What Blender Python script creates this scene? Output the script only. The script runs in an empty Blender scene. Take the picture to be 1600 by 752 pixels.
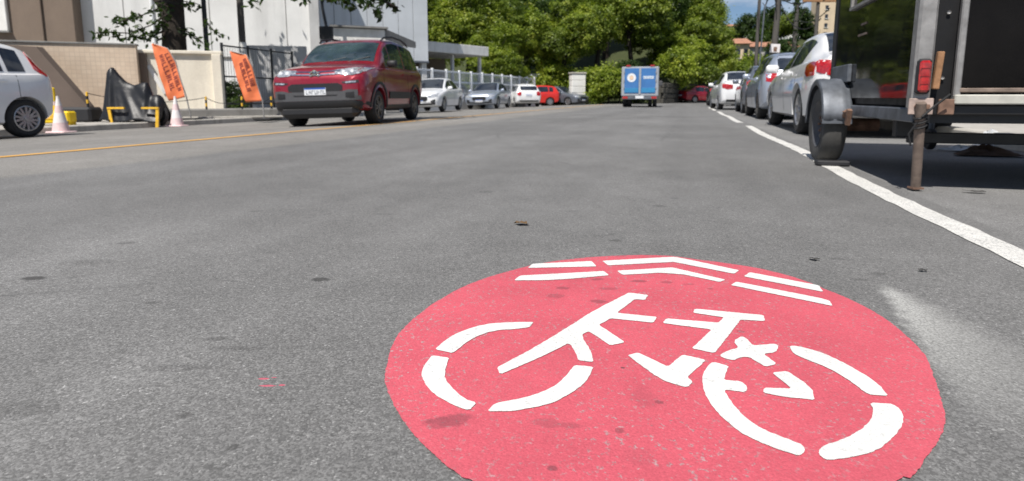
import bpy, bmesh, math, random
from mathutils import Vector, Matrix
from mathutils.bvhtree import BVHTree
from math import radians as R, sin, cos, pi, tan, atan2, sqrt

# ------------------------------------------------------------------ camera
# World frame: the street runs along +Y, +X is to its right, the camera stands at the origin.
YAW, FPX, CX, CY, YH, CAMH = R(16.8), 900.0, 800.0, 280.0, 152.0, 0.5   # in pixels of the 1600x752 photograph
PITCH = math.atan((CY - YH) / FPX)
scene = bpy.context.scene
COL = scene.collection
cd = bpy.data.cameras.new('camera')
cd.sensor_width = 36.0
cd.lens = FPX / 1600 * 36.0
cd.shift_y = -(376 - CY) / 1600
cd.clip_start, cd.clip_end = 0.05, 3000
cd.dof.use_dof = True
cd.dof.focus_distance = 1.2
cd.dof.aperture_fstop = 5.6
cam = bpy.data.objects.new('camera', cd)
COL.objects.link(cam)
cam.location = (0, 0, CAMH)
cam.rotation_euler = (pi / 2 - PITCH, 0, YAW)
scene.camera = cam

# ------------------------------------------------------------------ sky and sun
RAY = Vector((0.10, 0.66, -1.0)).normalized()          # the way sunlight travels
SUN_EL = math.asin(-RAY.z)
SUN_AZ = atan2(-RAY.x, -RAY.y)
world = bpy.data.worlds.new('World')
scene.world = world
world.use_nodes = True
nt = world.node_tree
nt.nodes.clear()
w_out = nt.nodes.new('ShaderNodeOutputWorld')
w_bg = nt.nodes.new('ShaderNodeBackground')
w_sky = nt.nodes.new('ShaderNodeTexSky')
w_sky.sky_type = 'NISHITA'
w_sky.sun_disc = False
w_sky.sun_elevation = SUN_EL
w_sky.sun_rotation = SUN_AZ
w_sky.dust_density = 0.2
w_sky.ozone_density = 3.5
w_sky.air_density = 0.8
w_tc = nt.nodes.new('ShaderNodeTexCoord')
w_map = nt.nodes.new('ShaderNodeMapping')
w_map.inputs['Scale'].default_value = (1.0, 1.0, 2.2)
w_map.inputs['Location'].default_value = (3.1, 0.4, 1.7)
w_n = nt.nodes.new('ShaderNodeTexNoise')
w_n.inputs['Scale'].default_value = 3.6
w_n.inputs['Detail'].default_value = 9
w_n.inputs['Roughness'].default_value = 0.56
w_cr = nt.nodes.new('ShaderNodeValToRGB')
w_cr.color_ramp.elements[0].position = 0.50
w_cr.color_ramp.elements[1].position = 0.68
w_mix = nt.nodes.new('ShaderNodeMix')
w_mix.data_type = 'RGBA'
w_mix.inputs[7].default_value = (9.5, 9.8, 10.4, 1)
nt.links.new(w_tc.outputs['Generated'], w_map.inputs['Vector'])
nt.links.new(w_map.outputs['Vector'], w_n.inputs['Vector'])
nt.links.new(w_n.outputs['Fac'], w_cr.inputs['Fac'])
nt.links.new(w_cr.outputs['Color'], w_mix.inputs[0])
nt.links.new(w_sky.outputs['Color'], w_mix.inputs[6])
nt.links.new(w_mix.outputs[2], w_bg.inputs['Color'])
w_bg.inputs['Strength'].default_value = 0.068
nt.links.new(w_bg.outputs['Background'], w_out.inputs['Surface'])

sl = bpy.data.lights.new('sun', 'SUN')
sl.energy = 4.9
sl.angle = R(0.55)
sl.color = (1.0, 0.955, 0.89)
sun = bpy.data.objects.new('sun', sl)
COL.objects.link(sun)
sun.rotation_euler = RAY.to_track_quat('-Z', 'Y').to_euler()
sun.location = (-8, -10, 30)

scene.view_settings.view_transform = 'Standard'
scene.view_settings.look = 'None'
scene.view_settings.gamma = 1.0
scene.view_settings.exposure = 0.25
scene.render.engine = 'CYCLES'
scene.cycles.use_denoising = True
try:
    scene.cycles.denoiser = 'OPENIMAGEDENOISE'
    scene.cycles.denoising_input_passes = 'RGB_ALBEDO_NORMAL'
except Exception:
    pass
scene.cycles.max_bounces = 6
scene.cycles.transparent_max_bounces = 8
scene.cycles.sample_clamp_indirect = 6.0

random.seed(7)
rnd = random.uniform

# ------------------------------------------------------------------ pixel -> place
SA, CA = sin(YAW), cos(YAW)
def ray(px, py):
    x, z = (px - CX), (CY - py)
    y = FPX * cos(PITCH) + z * sin(PITCH)
    zz = z * cos(PITCH) - FPX * sin(PITCH)
    return Vector((x * CA - y * SA, x * SA + y * CA, zz)), y
def gp(px, py, z=0.0):
    d, y = ray(px, py)
    t = (z - CAMH) / d.z
    return Vector((d.x * t, d.y * t, z))
def at(px, py, depth):
    d, y = ray(px, py)
    t = depth / y
    return Vector((d.x * t, d.y * t, CAMH + d.z * t))
CROWN_U = -5.5
def road_z(u):
    return -0.03 * max(0.0, CROWN_U - u)

# ------------------------------------------------------------------ materials
class NT:
    def __init__(s, name):
        s.m = bpy.data.materials.new(name)
        s.m.use_nodes = True
        s.t = s.m.node_tree
        s.b = s.t.nodes['Principled BSDF']
        s.out = s.t.nodes['Material Output']
        s.tc = s.t.nodes.new('ShaderNodeTexCoord')
    def n(s, typ, **kw):
        nd = s.t.nodes.new('ShaderNode' + typ)
        for k, v in kw.items():
            setattr(nd, k, v)
        return nd
    def l(s, a, b):
        s.t.links.new(a, b)
    def noise(s, scale, detail=4, rough=0.55, vec=None, col=False):
        nd = s.n('TexNoise')
        nd.inputs['Scale'].default_value = scale
        nd.inputs['Detail'].default_value = detail
        nd.inputs['Roughness'].default_value = rough
        s.l(vec or s.tc.outputs['Object'], nd.inputs['Vector'])
        return nd.outputs['Color' if col else 'Fac']
    def ramp(s, fac, stops, interp='LINEAR'):
        nd = s.n('ValToRGB')
        nd.color_ramp.interpolation = interp
        e = nd.color_ramp.elements
        while len(e) < len(stops):
            e.new(0.5)
        for i, (p, c) in enumerate(stops):
            e[i].position = p
            e[i].color = (c, c, c, 1) if isinstance(c, (int, float)) else (*c, 1)
        s.l(fac, nd.inputs['Fac'])
        return nd.outputs['Color']
    def mix(s, fac, a, b, mode='MIX'):
        nd = s.n('Mix', data_type='RGBA', blend_type=mode)
        for v, i in ((fac, 0), (a, 6), (b, 7)):
            if isinstance(v, (int, float)):
                nd.inputs[i].default_value = v if i == 0 else (v, v, v, 1)
            elif isinstance(v, tuple):
                nd.inputs[i].default_value = (*v, 1)
            else:
                s.l(v, nd.inputs[i])
        return nd.outputs[2]
    def math(s, op, a, b=0.0, clamp=False):
        nd = s.n('Math', operation=op, use_clamp=clamp)
        for i, v in enumerate((a, b)):
            if isinstance(v, (int, float)):
                nd.inputs[i].default_value = v
            else:
                s.l(v, nd.inputs[i])
        return nd.outputs[0]
    def bump(s, h, strength, dist):
        nd = s.n('Bump')
        nd.inputs['Strength'].default_value = strength
        nd.inputs['Distance'].default_value = dist
        s.l(h, nd.inputs['Height'])
        s.l(nd.outputs['Normal'], s.b.inputs['Normal'])
        return nd
    def set(s, **kw):
        for k, v in kw.items():
            i = s.b.inputs[k.replace('_', ' ')]
            if isinstance(v, tuple):
                i.default_value = (*v, 1)
            elif isinstance(v, (int, float)):
                i.default_value = v
            else:
                s.l(v, i)
        return s

M = {}
def plain(name, col, rough=0.6, var=0.12, scale=6.0, metal=0.0, spec=0.5, bump=0.0, bscale=60.0, coat=0.0):
    """One colour with soft irregular tone and a little relief."""
    t = NT(name)
    f = t.noise(scale, 5, 0.6)
    lo = tuple(c * (1 - var) for c in col)
    hi = tuple(min(1, c * (1 + var)) for c in col)
    t.set(Base_Color=t.ramp(f, [(0.3, lo), (0.7, hi)]), Roughness=t.ramp(t.noise(scale * 3, 3), [(0.3, max(0, rough - 0.06)), (0.7, min(1, rough + 0.06))]),
          Metallic=metal, Specular_IOR_Level=spec)
    if coat:
        t.set(Coat_Weight=coat, Coat_Roughness=0.04)
    if bump:
        t.bump(t.noise(bscale, 4), 0.5, bump)
    M[name] = t.m
    return t.m

def asphalt(name, dark, light, band=False):
    t = NT(name)
    P = t.tc.outputs['Object']
    vor = t.n('TexVoronoi'); vor.inputs['Scale'].default_value = 310.0; t.l(P, vor.inputs['Vector'])
    vor2 = t.n('TexVoronoi'); vor2.inputs['Scale'].default_value = 135.0; t.l(P, vor2.inputs['Vector'])
    sep = t.n('SeparateColor'); t.l(vor.outputs['Color'], sep.inputs[0])
    sep2 = t.n('SeparateColor'); t.l(vor2.outputs['Color'], sep2.inputs[0])
    stone = t.ramp(sep.outputs[0], [(0.0, dark * 0.82), (0.35, dark), (0.8, light), (0.975, light * 1.1), (0.99, light * 1.4), (1.0, light * 1.7)])
    big = t.ramp(sep2.outputs[0], [(0.0, 0.86), (0.3, 0.97), (0.7, 1.03), (0.975, 1.08), (0.99, 1.2), (1.0, 1.35)])
    c = t.mix(1.0, stone, big, 'MULTIPLY')
    # worn and oily areas
    c = t.mix(1.0, c, t.ramp(t.noise(0.55, 5, 0.6), [(0.3, 0.80), (0.7, 1.15)]), 'MULTIPLY')
    c = t.mix(1.0, c, t.ramp(t.noise(4.5, 6, 0.65), [(0.3, 0.92), (0.7, 1.07)]), 'MULTIPLY')
    spots = t.ramp(t.noise(9.0, 2, 0.5), [(0.68, 1.0), (0.78, 0.82)])
    c = t.mix(1.0, c, spots, 'MULTIPLY')
    c = t.mix(1.0, c, t.ramp(t.noise(600, 2, 0.6), [(0.3, 0.84), (0.7, 1.16)]), 'MULTIPLY')
    c = t.mix(1.0, c, (1.01, 1.0, 0.985), 'MULTIPLY')
    if band:
        sx = t.n('SeparateXYZ'); t.l(P, sx.inputs[0])
        # resurfaced lane: older and paler asphalt left of a ragged seam
        wob = t.math('MULTIPLY', t.math('SUBTRACT', t.noise(0.7, 4), 0.5), 0.5)
        e = t.math('ADD', sx.outputs[0], wob)
        old = t.math('MULTIPLY', t.math('SUBTRACT', -3.95, e), 6.0, True)
        c = t.mix(old, c, t.mix(1.0, c, (1.34, 1.30, 1.24), 'MULTIPLY'))
        # tyre polished tracks running with the traffic
        cx = t.n('Mapping'); cx.inputs['Scale'].default_value = (1.0, 0.03, 1.0); t.l(P, cx.inputs['Vector'])
        c = t.mix(1.0, c, t.ramp(t.noise(1.3, 3, 0.5, cx.outputs[0]), [(0.35, 0.9), (0.65, 1.09)]), 'MULTIPLY')
        # crack: a thin wandering line
        cr = t.n('TexVoronoi', feature='DISTANCE_TO_EDGE'); cr.inputs['Scale'].default_value = 0.33
        cm = t.n('Mix', data_type='VECTOR'); cm.inputs[0].default_value = 0.16
        nz = t.n('TexNoise'); nz.inputs['Scale'].default_value = 2.2; nz.inputs['Detail'].default_value = 6; t.l(P, nz.inputs['Vector'])
        t.l(P, cm.inputs[4]); t.l(nz.outputs['Color'], cm.inputs[5]); t.l(cm.outputs[1], cr.inputs['Vector'])
        ck = t.math('MULTIPLY', t.ramp(cr.outputs['Distance'], [(0.0, 1.0), (0.0035, 0.0)]), t.ramp(t.noise(0.9, 3), [(0.5, 0.0), (0.6, 0.6)]))
        c = t.mix(ck, c, (0.025, 0.025, 0.025))
        for pa, pb, wd in ((gp(205, 414), gp(412, 445), .0016), (gp(610, 300), gp(760, 318), .004), (gp(1000, 330), gp(1180, 356), .003), (gp(60, 520), gp(140, 500), .0014)):
            c = t.mix(crack_mask(t, P, pa, pb, wd), c, (0.04, 0.04, 0.04))
        c = t.mix(t.math('MULTIPLY', stain_mask(t, P, ROAD_STAINS), 0.9), c, (0.045, 0.044, 0.043))
        c = t.mix(stain_mask(t, P, FLECKS, 0.8), c, (0.55, 0.10, 0.15))
        # white paint overspray beside the roundel
        c = overspray(t, P, c)
    t.set(Base_Color=c, Roughness=t.ramp(sep.outputs[1], [(0, 0.72), (1, 0.95)]), Specular_IOR_Level=0.22)
    h = t.math('ADD', t.math('MULTIPLY', vor.outputs['Distance'], -0.6), t.math('MULTIPLY', vor2.outputs['Distance'], -0.5))
    t.bump(h, 0.3, 0.0012)
    M[name] = t.m
    return t.m

def overspray(t, P, c):
    a, b = gp(1372, 446), gp(1475, 590)
    d = (b - a); L = d.length; d.normalize(); nrm = Vector((-d.y, d.x, 0))       # to the left of the streak
    if nrm.dot(gp(1360, 500) - a) < 0: nrm = -nrm
    def dot(v, off):
        q = t.n('VectorMath', operation='DOT_PRODUCT'); t.l(P, q.inputs[0]); q.inputs[1].default_value = v
        return t.math('SUBTRACT', q.outputs['Value'], off)
    s = dot(tuple(d), a.dot(d)); w = dot(tuple(nrm), a.dot(nrm))
    nz = t.math('MULTIPLY', t.math('SUBTRACT', t.noise(14, 6, 0.7), 0.5), 0.09)
    w2 = t.math('ADD', w, nz)
    edge = t.math('MULTIPLY', t.math('SUBTRACT', 0.012, w2), 30.0, True)           # hard edge where the mask lay
    fade = t.math('SUBTRACT', 1.0, t.math('DIVIDE', t.math('ABSOLUTE', t.math('MINIMUM', w2, 0.0)), t.math('ADD', t.math('MULTIPLY', t.math('MAXIMUM', s, 0.0), 0.5), 0.045)), True)
    along = t.math('MULTIPLY', t.math('MULTIPLY', t.math('ADD', s, 0.02), 14.0, True), t.math('SUBTRACT', 1.0, t.math('MULTIPLY', s, 1.0 / (L * 1.35)), True))
    f = t.math('MULTIPLY', t.math('MULTIPLY', edge, fade), along)
    grain = t.ramp(t.noise(190, 3, 0.6), [(0.36, 0.25), (0.6, 1.0)])
    f = t.math('MULTIPLY', t.math('MULTIPLY', f, grain), 0.85, True)
    return t.mix(f, c, (0.66, 0.66, 0.63))

def crack_mask(t, P, a, b, wd):
    d = (b - a); L = d.length; d.normalize(); nrm = Vector((-d.y, d.x, 0))
    def dot(v, off):
        q = t.n('VectorMath', operation='DOT_PRODUCT'); t.l(P, q.inputs[0]); q.inputs[1].default_value = v
        return t.math('SUBTRACT', q.outputs['Value'], off)
    s = dot(tuple(d), a.dot(d)); w = dot(tuple(nrm), a.dot(nrm))
    wob = t.math('MULTIPLY', t.math('SUBTRACT', t.noise(6, 6, 0.7), 0.5), 0.12)
    line = t.math('SUBTRACT', 1.0, t.math('DIVIDE', t.math('ABSOLUTE', t.math('ADD', w, wob)), wd), True)
    ends = t.math('MULTIPLY', t.math('MULTIPLY', s, 8.0, True), t.math('MULTIPLY', t.math('SUBTRACT', L, s), 8.0, True))
    return t.math('MULTIPLY', t.math('MULTIPLY', line, ends), t.ramp(t.noise(11, 2), [(0.4, 0.2), (0.6, 0.75)]))
def stain_mask(t, P, spots, k=1.0):
    """Soft irregular stains: (px, py, half width, half length, strength) at places on the ground."""
    n1 = t.n('TexNoise'); n1.inputs['Scale'].default_value = 45; n1.inputs['Detail'].default_value = 5; n1.inputs['Roughness'].default_value = 0.65; t.l(P, n1.inputs['Vector'])
    wob = t.math('MULTIPLY', t.math('SUBTRACT', n1.outputs['Fac'], 0.5), 2.2)
    tot = None
    for px, py, rx, ry, st in spots:
        c0 = gp(px, py)
        mp = t.n('Mapping'); mp.vector_type = 'TEXTURE'
        mp.inputs['Location'].default_value = (c0.x, c0.y, 0); mp.inputs['Rotation'].default_value = (0, 0, YAW); mp.inputs['Scale'].default_value = (rx, ry, 1)
        t.l(P, mp.inputs['Vector'])
        ln = t.n('VectorMath', operation='LENGTH'); t.l(mp.outputs[0], ln.inputs[0])
        d = t.math('ADD', ln.outputs['Value'], wob)
        f = t.math('MULTIPLY', t.math('MULTIPLY', t.math('SUBTRACT', 1.25, d), 2.2, True), st * k)
        tot = f if tot is None else t.math('MAXIMUM', tot, f)
    return tot
ROAD_STAINS = [(53, 435, .030, .017, .85), (500, 437, .024, .017, .85), (238, 473, .014, .009, .5), (962, 376, .022, .014, .55), (1030, 322, .03, .018, .5), (335, 530, .022, .010, .45), (197, 380, .03, .018, .45), (400, 330, .03, .018, .4),
    (760, 300, .04, .02, .4), (140, 410, .07, .03, .3), (1055, 310, .025, .015, .4), (1310, 405, .03, .01, .35), (1370, 428, .025, .012, .4), (1345, 437, .02, .01, .4), (360, 545, .05, .012, .3), (270, 575, .06, .014, .3), (40, 640, .06, .02, .3), (290, 650, .012, .008, .55), (363, 700, .008, .008, .6), (600, 335, .05, .02, .25), (890, 330, .05, .02, .25)]
DISC_STAINS = [(700, 662, .030, .014, .55), (718, 655, .020, .010, .5), (686, 668, .014, .01, .4), (867, 464, .022, .016, .35), (878, 452, .018, .010, .5), (936, 473, .022, .012, .5), (998, 441, .020, .010, .55), (932, 438, .018, .010, .45), (950, 453, .024, .010, .35), (1043, 443, .016, .009, .45), (1075, 446, .015, .008, .25), (1110, 453, .008, .006, .4), (1157, 520, .008, .007, .4), (968, 401, .02, .008, .4), (973, 577, .004, .004, .9), (1030, 631, .008, .005, .6), (1008, 625, .02, .03, .15), (880, 667, .03, .008, .3), (850, 662, .02, .01, .25), (968, 676, .006, .006, .5), (864, 735, .006, .005, .6), (996, 715, .02, .02, .15)]
FLECKS = [(412, 592, .010, .003, 1), (428, 590, .005, .002, 1), (418, 603, .013, .003, 1), (441, 602, .006, .003, 1)]
def road_paint(name, col, wear=0.5, chip=0.62, chipw=0.1):
    """Paint rolled on asphalt: the stone relief comes through and the tops are worn."""
    t = NT(name)
    P = t.tc.outputs['Object']
    vor = t.n('TexVoronoi'); vor.inputs['Scale'].default_value = 310.0; t.l(P, vor.inputs['Vector'])
    sep = t.n('SeparateColor'); t.l(vor.outputs['Color'], sep.inputs[0])
    c = t.ramp(t.noise(3.0, 8, 0.7), [(0.3, tuple(x * 0.86 for x in col)), (0.7, tuple(min(0.9, x * 1.1) for x in col))])
    c = t.mix(1.0, c, t.ramp(t.noise(260, 3, 0.7), [(0.3, 0.86), (0.7, 1.1)]), 'MULTIPLY')
    c = t.mix(1.0, c, t.ramp(sep.outputs[0], [(0, 0.93), (1, 1.05)]), 'MULTIPLY')
    zone = t.ramp(t.noise(2.3, 5, 0.6), [(0.34, wear * 0.15), (0.62, wear)])
    fleck = t.ramp(t.noise(120, 4, 0.65), [(chip - chipw * 0.3, 0.0), (chip + chipw * 0.3, 1.0)])
    f = t.math('MULTIPLY', zone, fleck)
    c = t.mix(f, c, t.ramp(sep.outputs[1], [(0, 0.16), (1, 0.42)]))
    scuff = t.math('MULTIPLY', t.ramp(t.noise(5.5, 4, 0.7), [(0.63, 0.0), (0.73, 0.5)]), wear)
    c = t.mix(scuff, c, t.mix(0.55, c, (0.10, 0.07, 0.07)))
    if name == 'paint_red':
        c = t.mix(stain_mask(t, P, DISC_STAINS), c, (0.13, 0.05, 0.06))
    t.set(Base_Color=c, Roughness=0.85, Specular_IOR_Level=0.2)
    t.bump(t.math('MULTIPLY', vor.outputs['Distance'], -1.0), 0.4, 0.0012)
    M[name] = t.m
    return t.m

def car_paint(name, col, metal=0.25, rough=0.32):
    t = NT(name)
    f = t.noise(900, 2)
    c = t.ramp(f, [(0.35, tuple(x * 0.9 for x in col)), (0.65, tuple(min(1, x * 1.1) for x in col))])
    dust = t.ramp(t.noise(5, 5, 0.6), [(0.45, 0.0), (0.8, 0.12)])
    c = t.mix(dust, c, (0.30, 0.27, 0.23))
    t.set(Base_Color=c, Metallic=metal, Roughness=rough, Coat_Weight=0.9, Coat_Roughness=0.05)
    M[name] = t.m
    return t.m

def leaf_mat(name, dark, mid, light):
    t = NT(name)
    at_ = t.n('Attribute'); at_.attribute_name = 'tint'
    c = t.ramp(at_.outputs['Fac'], [(0.0, dark), (0.5, mid), (1.0, light)])
    c = t.mix(0.35, c, t.mix(1.0, c, t.ramp(t.noise(0.6, 3), [(0.3, 0.55), (0.7, 1.4)]), 'MULTIPLY'))
    t.set(Base_Color=c, Roughness=0.48, Specular_IOR_Level=0.4)
    tr = t.n('BsdfTranslucent'); t.l(t.mix(1.0, c, (1.1, 1.25, 0.5), 'MULTIPLY'), tr.inputs['Color'])
    mx = t.n('MixShader'); mx.inputs[0].default_value = 0.4
    t.l(t.b.outputs[0], mx.inputs[1]); t.l(tr.outputs[0], mx.inputs[2]); t.l(mx.outputs[0], t.out.inputs['Surface'])
    M[name] = t.m
    return t.m

def streaked(name, col, streak, rough=0.8, sc=1.2, vscale=0.12, bump=0.004, amount=0.6):
    """Rendered wall with rain streaks and patchy grime."""
    t = NT(name)
    P = t.tc.outputs['Object']
    mp = t.n('Mapping'); mp.inputs['Scale'].default_value = (1, 1, vscale); t.l(P, mp.inputs['Vector'])
    s1 = t.ramp(t.noise(sc * 2.2, 6, 0.65, mp.outputs[0]), [(0.48, 0.0), (0.72, amount)])
    base = t.ramp(t.noise(sc, 5, 0.6), [(0.3, tuple(c * 0.88 for c in col)), (0.7, tuple(min(1, c * 1.07) for c in col))])
    c = t.mix(s1, base, streak)
    c = t.mix(1.0, c, t.ramp(t.noise(28, 4), [(0.3, 0.95), (0.7, 1.05)]), 'MULTIPLY')
    t.set(Base_Color=c, Roughness=rough, Specular_IOR_Level=0.25)
    t.bump(t.noise(40, 5), 0.5, bump)
    M[name] = t.m
    return t.m

asphalt('asphalt', 0.140, 0.198, True)
asphalt('asphalt_parking', 0.17, 0.24)
road_paint('paint_red', (0.545, 0.098, 0.130), 0.75, 0.605, 0.10)
road_paint('paint_white', (0.68, 0.68, 0.66), 0.55, 0.61)
road_paint('paint_white_worn', (0.64, 0.63, 0.60), 0.9, 0.55)
road_paint('paint_yellow', (0.66, 0.36, 0.085), 0.9, 0.56)
streaked('concrete', (0.42, 0.40, 0.37), (0.20, 0.18, 0.16), 0.9, 1.6, 0.5)
streaked('kerb_concrete', (0.46, 0.44, 0.40), (0.18, 0.17, 0.15), 0.9, 2.6, 0.6)
streaked('grey_concrete', (0.23, 0.225, 0.215), (0.11, 0.11, 0.10), 0.9, 1.6, 0.5)
streaked('shaded_stone', (0.085, 0.08, 0.07), (0.035, 0.035, 0.03), 0.95, 1.6, 0.6)  # stone darkened: the tree shade is in the colour
streaked('beige_wall', (0.60, 0.49, 0.37), (0.36, 0.29, 0.22), 0.85, 1.1, 0.2, amount=0.45)
streaked('cream_wall', (0.78, 0.72, 0.60), (0.48, 0.43, 0.35), 0.85, 1.0, 0.15, amount=0.35)
streaked('shade_brown', (0.135, 0.105, 0.088), (0.09, 0.07, 0.06), 0.9, 0.9, 0.2, amount=0.4)  # colour of the slab that plays the diagonal wall shade
streaked('brown_wall', (0.20, 0.155, 0.122), (0.14, 0.11, 0.09), 0.85, 0.9, 0.2, amount=0.45)
streaked('pale_wall', (0.72, 0.72, 0.71), (0.36, 0.36, 0.36), 0.8, 0.5, 0.1, amount=0.4)
streaked('cladding', (0.58, 0.61, 0.64), (0.40, 0.42, 0.43), 0.6, 0.6, 0.06, amount=0.4)
streaked('block_wall', (0.48, 0.48, 0.48), (0.20, 0.20, 0.20), 0.9, 0.9, 0.3)
streaked('white_render', (0.76, 0.75, 0.72), (0.42, 0.40, 0.36), 0.85, 1.2, 0.25, amount=0.5)
streaked('tower_beige', (0.66, 0.53, 0.38), (0.45, 0.36, 0.27), 0.85, 0.3, 0.1, amount=0.4)
streaked('roof_tile', (0.40, 0.20, 0.13), (0.20, 0.12, 0.09), 0.85, 1.0, 1.0)
streaked('earth', (0.055, 0.065, 0.025), (0.03, 0.045, 0.015), 0.95, 0.9, 1.0, 0.03, 0.8)
streaked('bark', (0.045, 0.037, 0.03), (0.022, 0.019, 0.016), 0.95, 5.0, 0.25, 0.02, 0.8)
streaked('pole_concrete', (0.10, 0.092, 0.085), (0.05, 0.047, 0.044), 0.9, 2.0, 0.2)
plain('rubber', (0.022, 0.022, 0.023), 0.8, 0.25, 12, bump=0.002)
plain('tyre_worn', (0.075, 0.073, 0.07), 0.85, 0.25, 9, bump=0.002)
plain('black_plastic', (0.016, 0.016, 0.018), 0.55, 0.15, 20)
plain('grey_plastic', (0.075, 0.075, 0.08), 0.5, 0.1, 20)
plain('underbody', (0.012, 0.012, 0.012), 0.9, 0.2, 10)
plain('alloy', (0.46, 0.46, 0.47), 0.32, 0.1, 15, metal=0.85)
plain('alloy_dark', (0.16, 0.145, 0.13), 0.4, 0.1, 15, metal=0.7)
plain('chrome', (0.75, 0.76, 0.78), 0.12, 0.05, 10, metal=1.0)
plain('aluminium', (0.32, 0.31, 0.30), 0.5, 0.28, 14, metal=0.4)
plain('galvanised', (0.125, 0.137, 0.158), 0.5, 0.35, 9, metal=0.35, bump=0.0015, bscale=18)
plain('rusty_steel', (0.20, 0.12, 0.085), 0.85, 0.45, 16, metal=0.2, bump=0.002)
plain('weathered_steel', (0.215, 0.165, 0.135), 0.75, 0.35, 18, metal=0.35, bump=0.002)
plain('black_steel', (0.018, 0.018, 0.02), 0.42, 0.2, 10, spec=0.5)
plain('pale_steel', (0.46, 0.45, 0.40), 0.55, 0.2, 8)
plain('white_metal', (0.76, 0.78, 0.80), 0.5, 0.08, 8)
plain('old_wood', (0.30, 0.155, 0.075), 0.8, 0.35, 14, bump=0.002)
plain('orange_cloth', (0.80, 0.20, 0.075), 0.75, 0.12, 5, bump=0.004, bscale=14)
plain('dark_print', (0.24, 0.045, 0.035), 0.8, 0.25, 30)
plain('cone_white', (0.78, 0.74, 0.73), 0.55, 0.08, 20)
plain('van_frame', (0.32, 0.34, 0.37), 0.5, 0.12, 5)
plain('cone_pink', (0.74, 0.56, 0.56), 0.6, 0.12, 20)
plain('lamp_rib', (0.16, 0.004, 0.006), 0.4, 0.1, 20)
plain('yellow_paint', (0.80, 0.47, 0.035), 0.5, 0.18, 12)
plain('yellow_plastic', (0.85, 0.58, 0.01), 0.42, 0.1, 8)
plain('amber', (0.80, 0.30, 0.01), 0.35, 0.1, 8)
plain('plate_white', (0.72, 0.74, 0.76), 0.4, 0.05, 20)
plain('plate_blue', (0.03, 0.10, 0.42), 0.4, 0.05, 20)
plain('plate_ink', (0.18, 0.19, 0.22), 0.5, 0.1, 20)
plain('brown_cloth', (0.075, 0.042, 0.025), 0.95, 0.35, 8, bump=0.01, bscale=20)
plain('white_bag', (0.62, 0.64, 0.66), 0.4, 0.12, 9, bump=0.006, bscale=25)
plain('dry_leaf', (0.13, 0.075, 0.03), 0.8, 0.3, 60)
plain('oil', (0.085, 0.083, 0.08), 0.8, 0.3, 60)
plain('tar', (0.05, 0.048, 0.046), 0.8, 0.25, 60)
plain('scuff', (0.33, 0.03, 0.045), 0.8, 0.45, 90)
plain('dark_gloss', (0.007, 0.006, 0.0055), 0.28, 0.4, 3, spec=0.14)
plain('primer', (0.40, 0.31, 0.27), 0.8, 0.3, 25)
plain('matt_black', (0.010, 0.010, 0.011), 0.6, 0.3, 6, spec=0.3)
plain('cable', (0.012, 0.012, 0.013), 0.7, 0.1, 10)
plain('blue_panel', (0.045, 0.16, 0.40), 0.35, 0.12, 2.5, coat=0.4)
plain('teal_panel', (0.03, 0.21, 0.42), 0.35, 0.1, 2.5, coat=0.4)
plain('orange_print', (0.72, 0.52, 0.36), 0.5, 0.08, 20)
plain('dark_interior', (0.03, 0.028, 0.026), 0.9, 0.2, 4)
plain('sign_white', (0.74, 0.70, 0.70), 0.5, 0.08, 8)
plain('sign_red', (0.5, 0.05, 0.05), 0.5, 0.1, 8)
plain('hedge_earth', (0.06, 0.05, 0.03), 0.95, 0.3, 3, bump=0.02, bscale=5)
plain('lamp_white', (0.85, 0.86, 0.88), 0.15, 0.05, 20, spec=0.8, coat=0.8)
car_paint('red_paint', (0.27, 0.005, 0.019), 0.3)
car_paint('silver_paint', (0.80, 0.80, 0.80), 0.05, 0.34)
car_paint('white_paint', (0.80, 0.81, 0.82), 0.0, 0.35)
car_paint('bluish_paint', (0.42, 0.47, 0.56), 0.5, 0.34)
car_paint('grey_paint', (0.16, 0.18, 0.22), 0.5, 0.34)
car_paint('black_paint', (0.016, 0.017, 0.02), 0.1, 0.3)
car_paint('bright_red_paint', (0.62, 0.02, 0.012), 0.1, 0.3)
leaf_mat('leaf', (0.058, 0.094, 0.014), (0.195, 0.255, 0.032), (0.42, 0.45, 0.065))
leaf_mat('leaf_lime', (0.080, 0.125, 0.016), (0.25, 0.315, 0.034), (0.44, 0.47, 0.065))
leaf_mat('leaf_dark', (0.016, 0.034, 0.008), (0.050, 0.090, 0.016), (0.12, 0.18, 0.03))

t = NT('gloss_black'); t.set(Base_Color=t.ramp(t.noise(3, 4), [(0.3, (0.009, 0.010, 0.010)), (0.7, (0.018, 0.019, 0.019))]), Roughness=t.ramp(t.noise(2.5, 5), [(0.35, 0.03), (0.75, 0.12)]), Specular_IOR_Level=0.22, Coat_Weight=0.0, Coat_Roughness=0.02)
t.bump(t.noise(1.4, 2), 0.25, 0.02); M['gloss_black'] = t.m
t = NT('tarp'); t.set(Base_Color=t.ramp(t.noise(5, 4), [(0.3, (0.008, 0.009, 0.011)), (0.7, (0.02, 0.021, 0.025))]), Roughness=0.42, Specular_IOR_Level=0.35)
t.bump(t.noise(6, 4, 0.5), 0.4, 0.02); M['tarp'] = t.m
t = NT('glass_dark'); t.set(Base_Color=t.ramp(t.noise(2.2, 3), [(0.3, (0.010, 0.013, 0.020)), (0.7, (0.028, 0.036, 0.050))]), Roughness=0.05, Specular_IOR_Level=0.6); M['glass_dark'] = t.m
t = NT('glass_tint'); t.set(Base_Color=t.ramp(t.noise(1.6, 2), [(0.35, (0.018, 0.03, 0.04)), (0.7, (0.05, 0.08, 0.09))]), Roughness=0.04, Specular_IOR_Level=0.9); M['glass_tint'] = t.m
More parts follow.
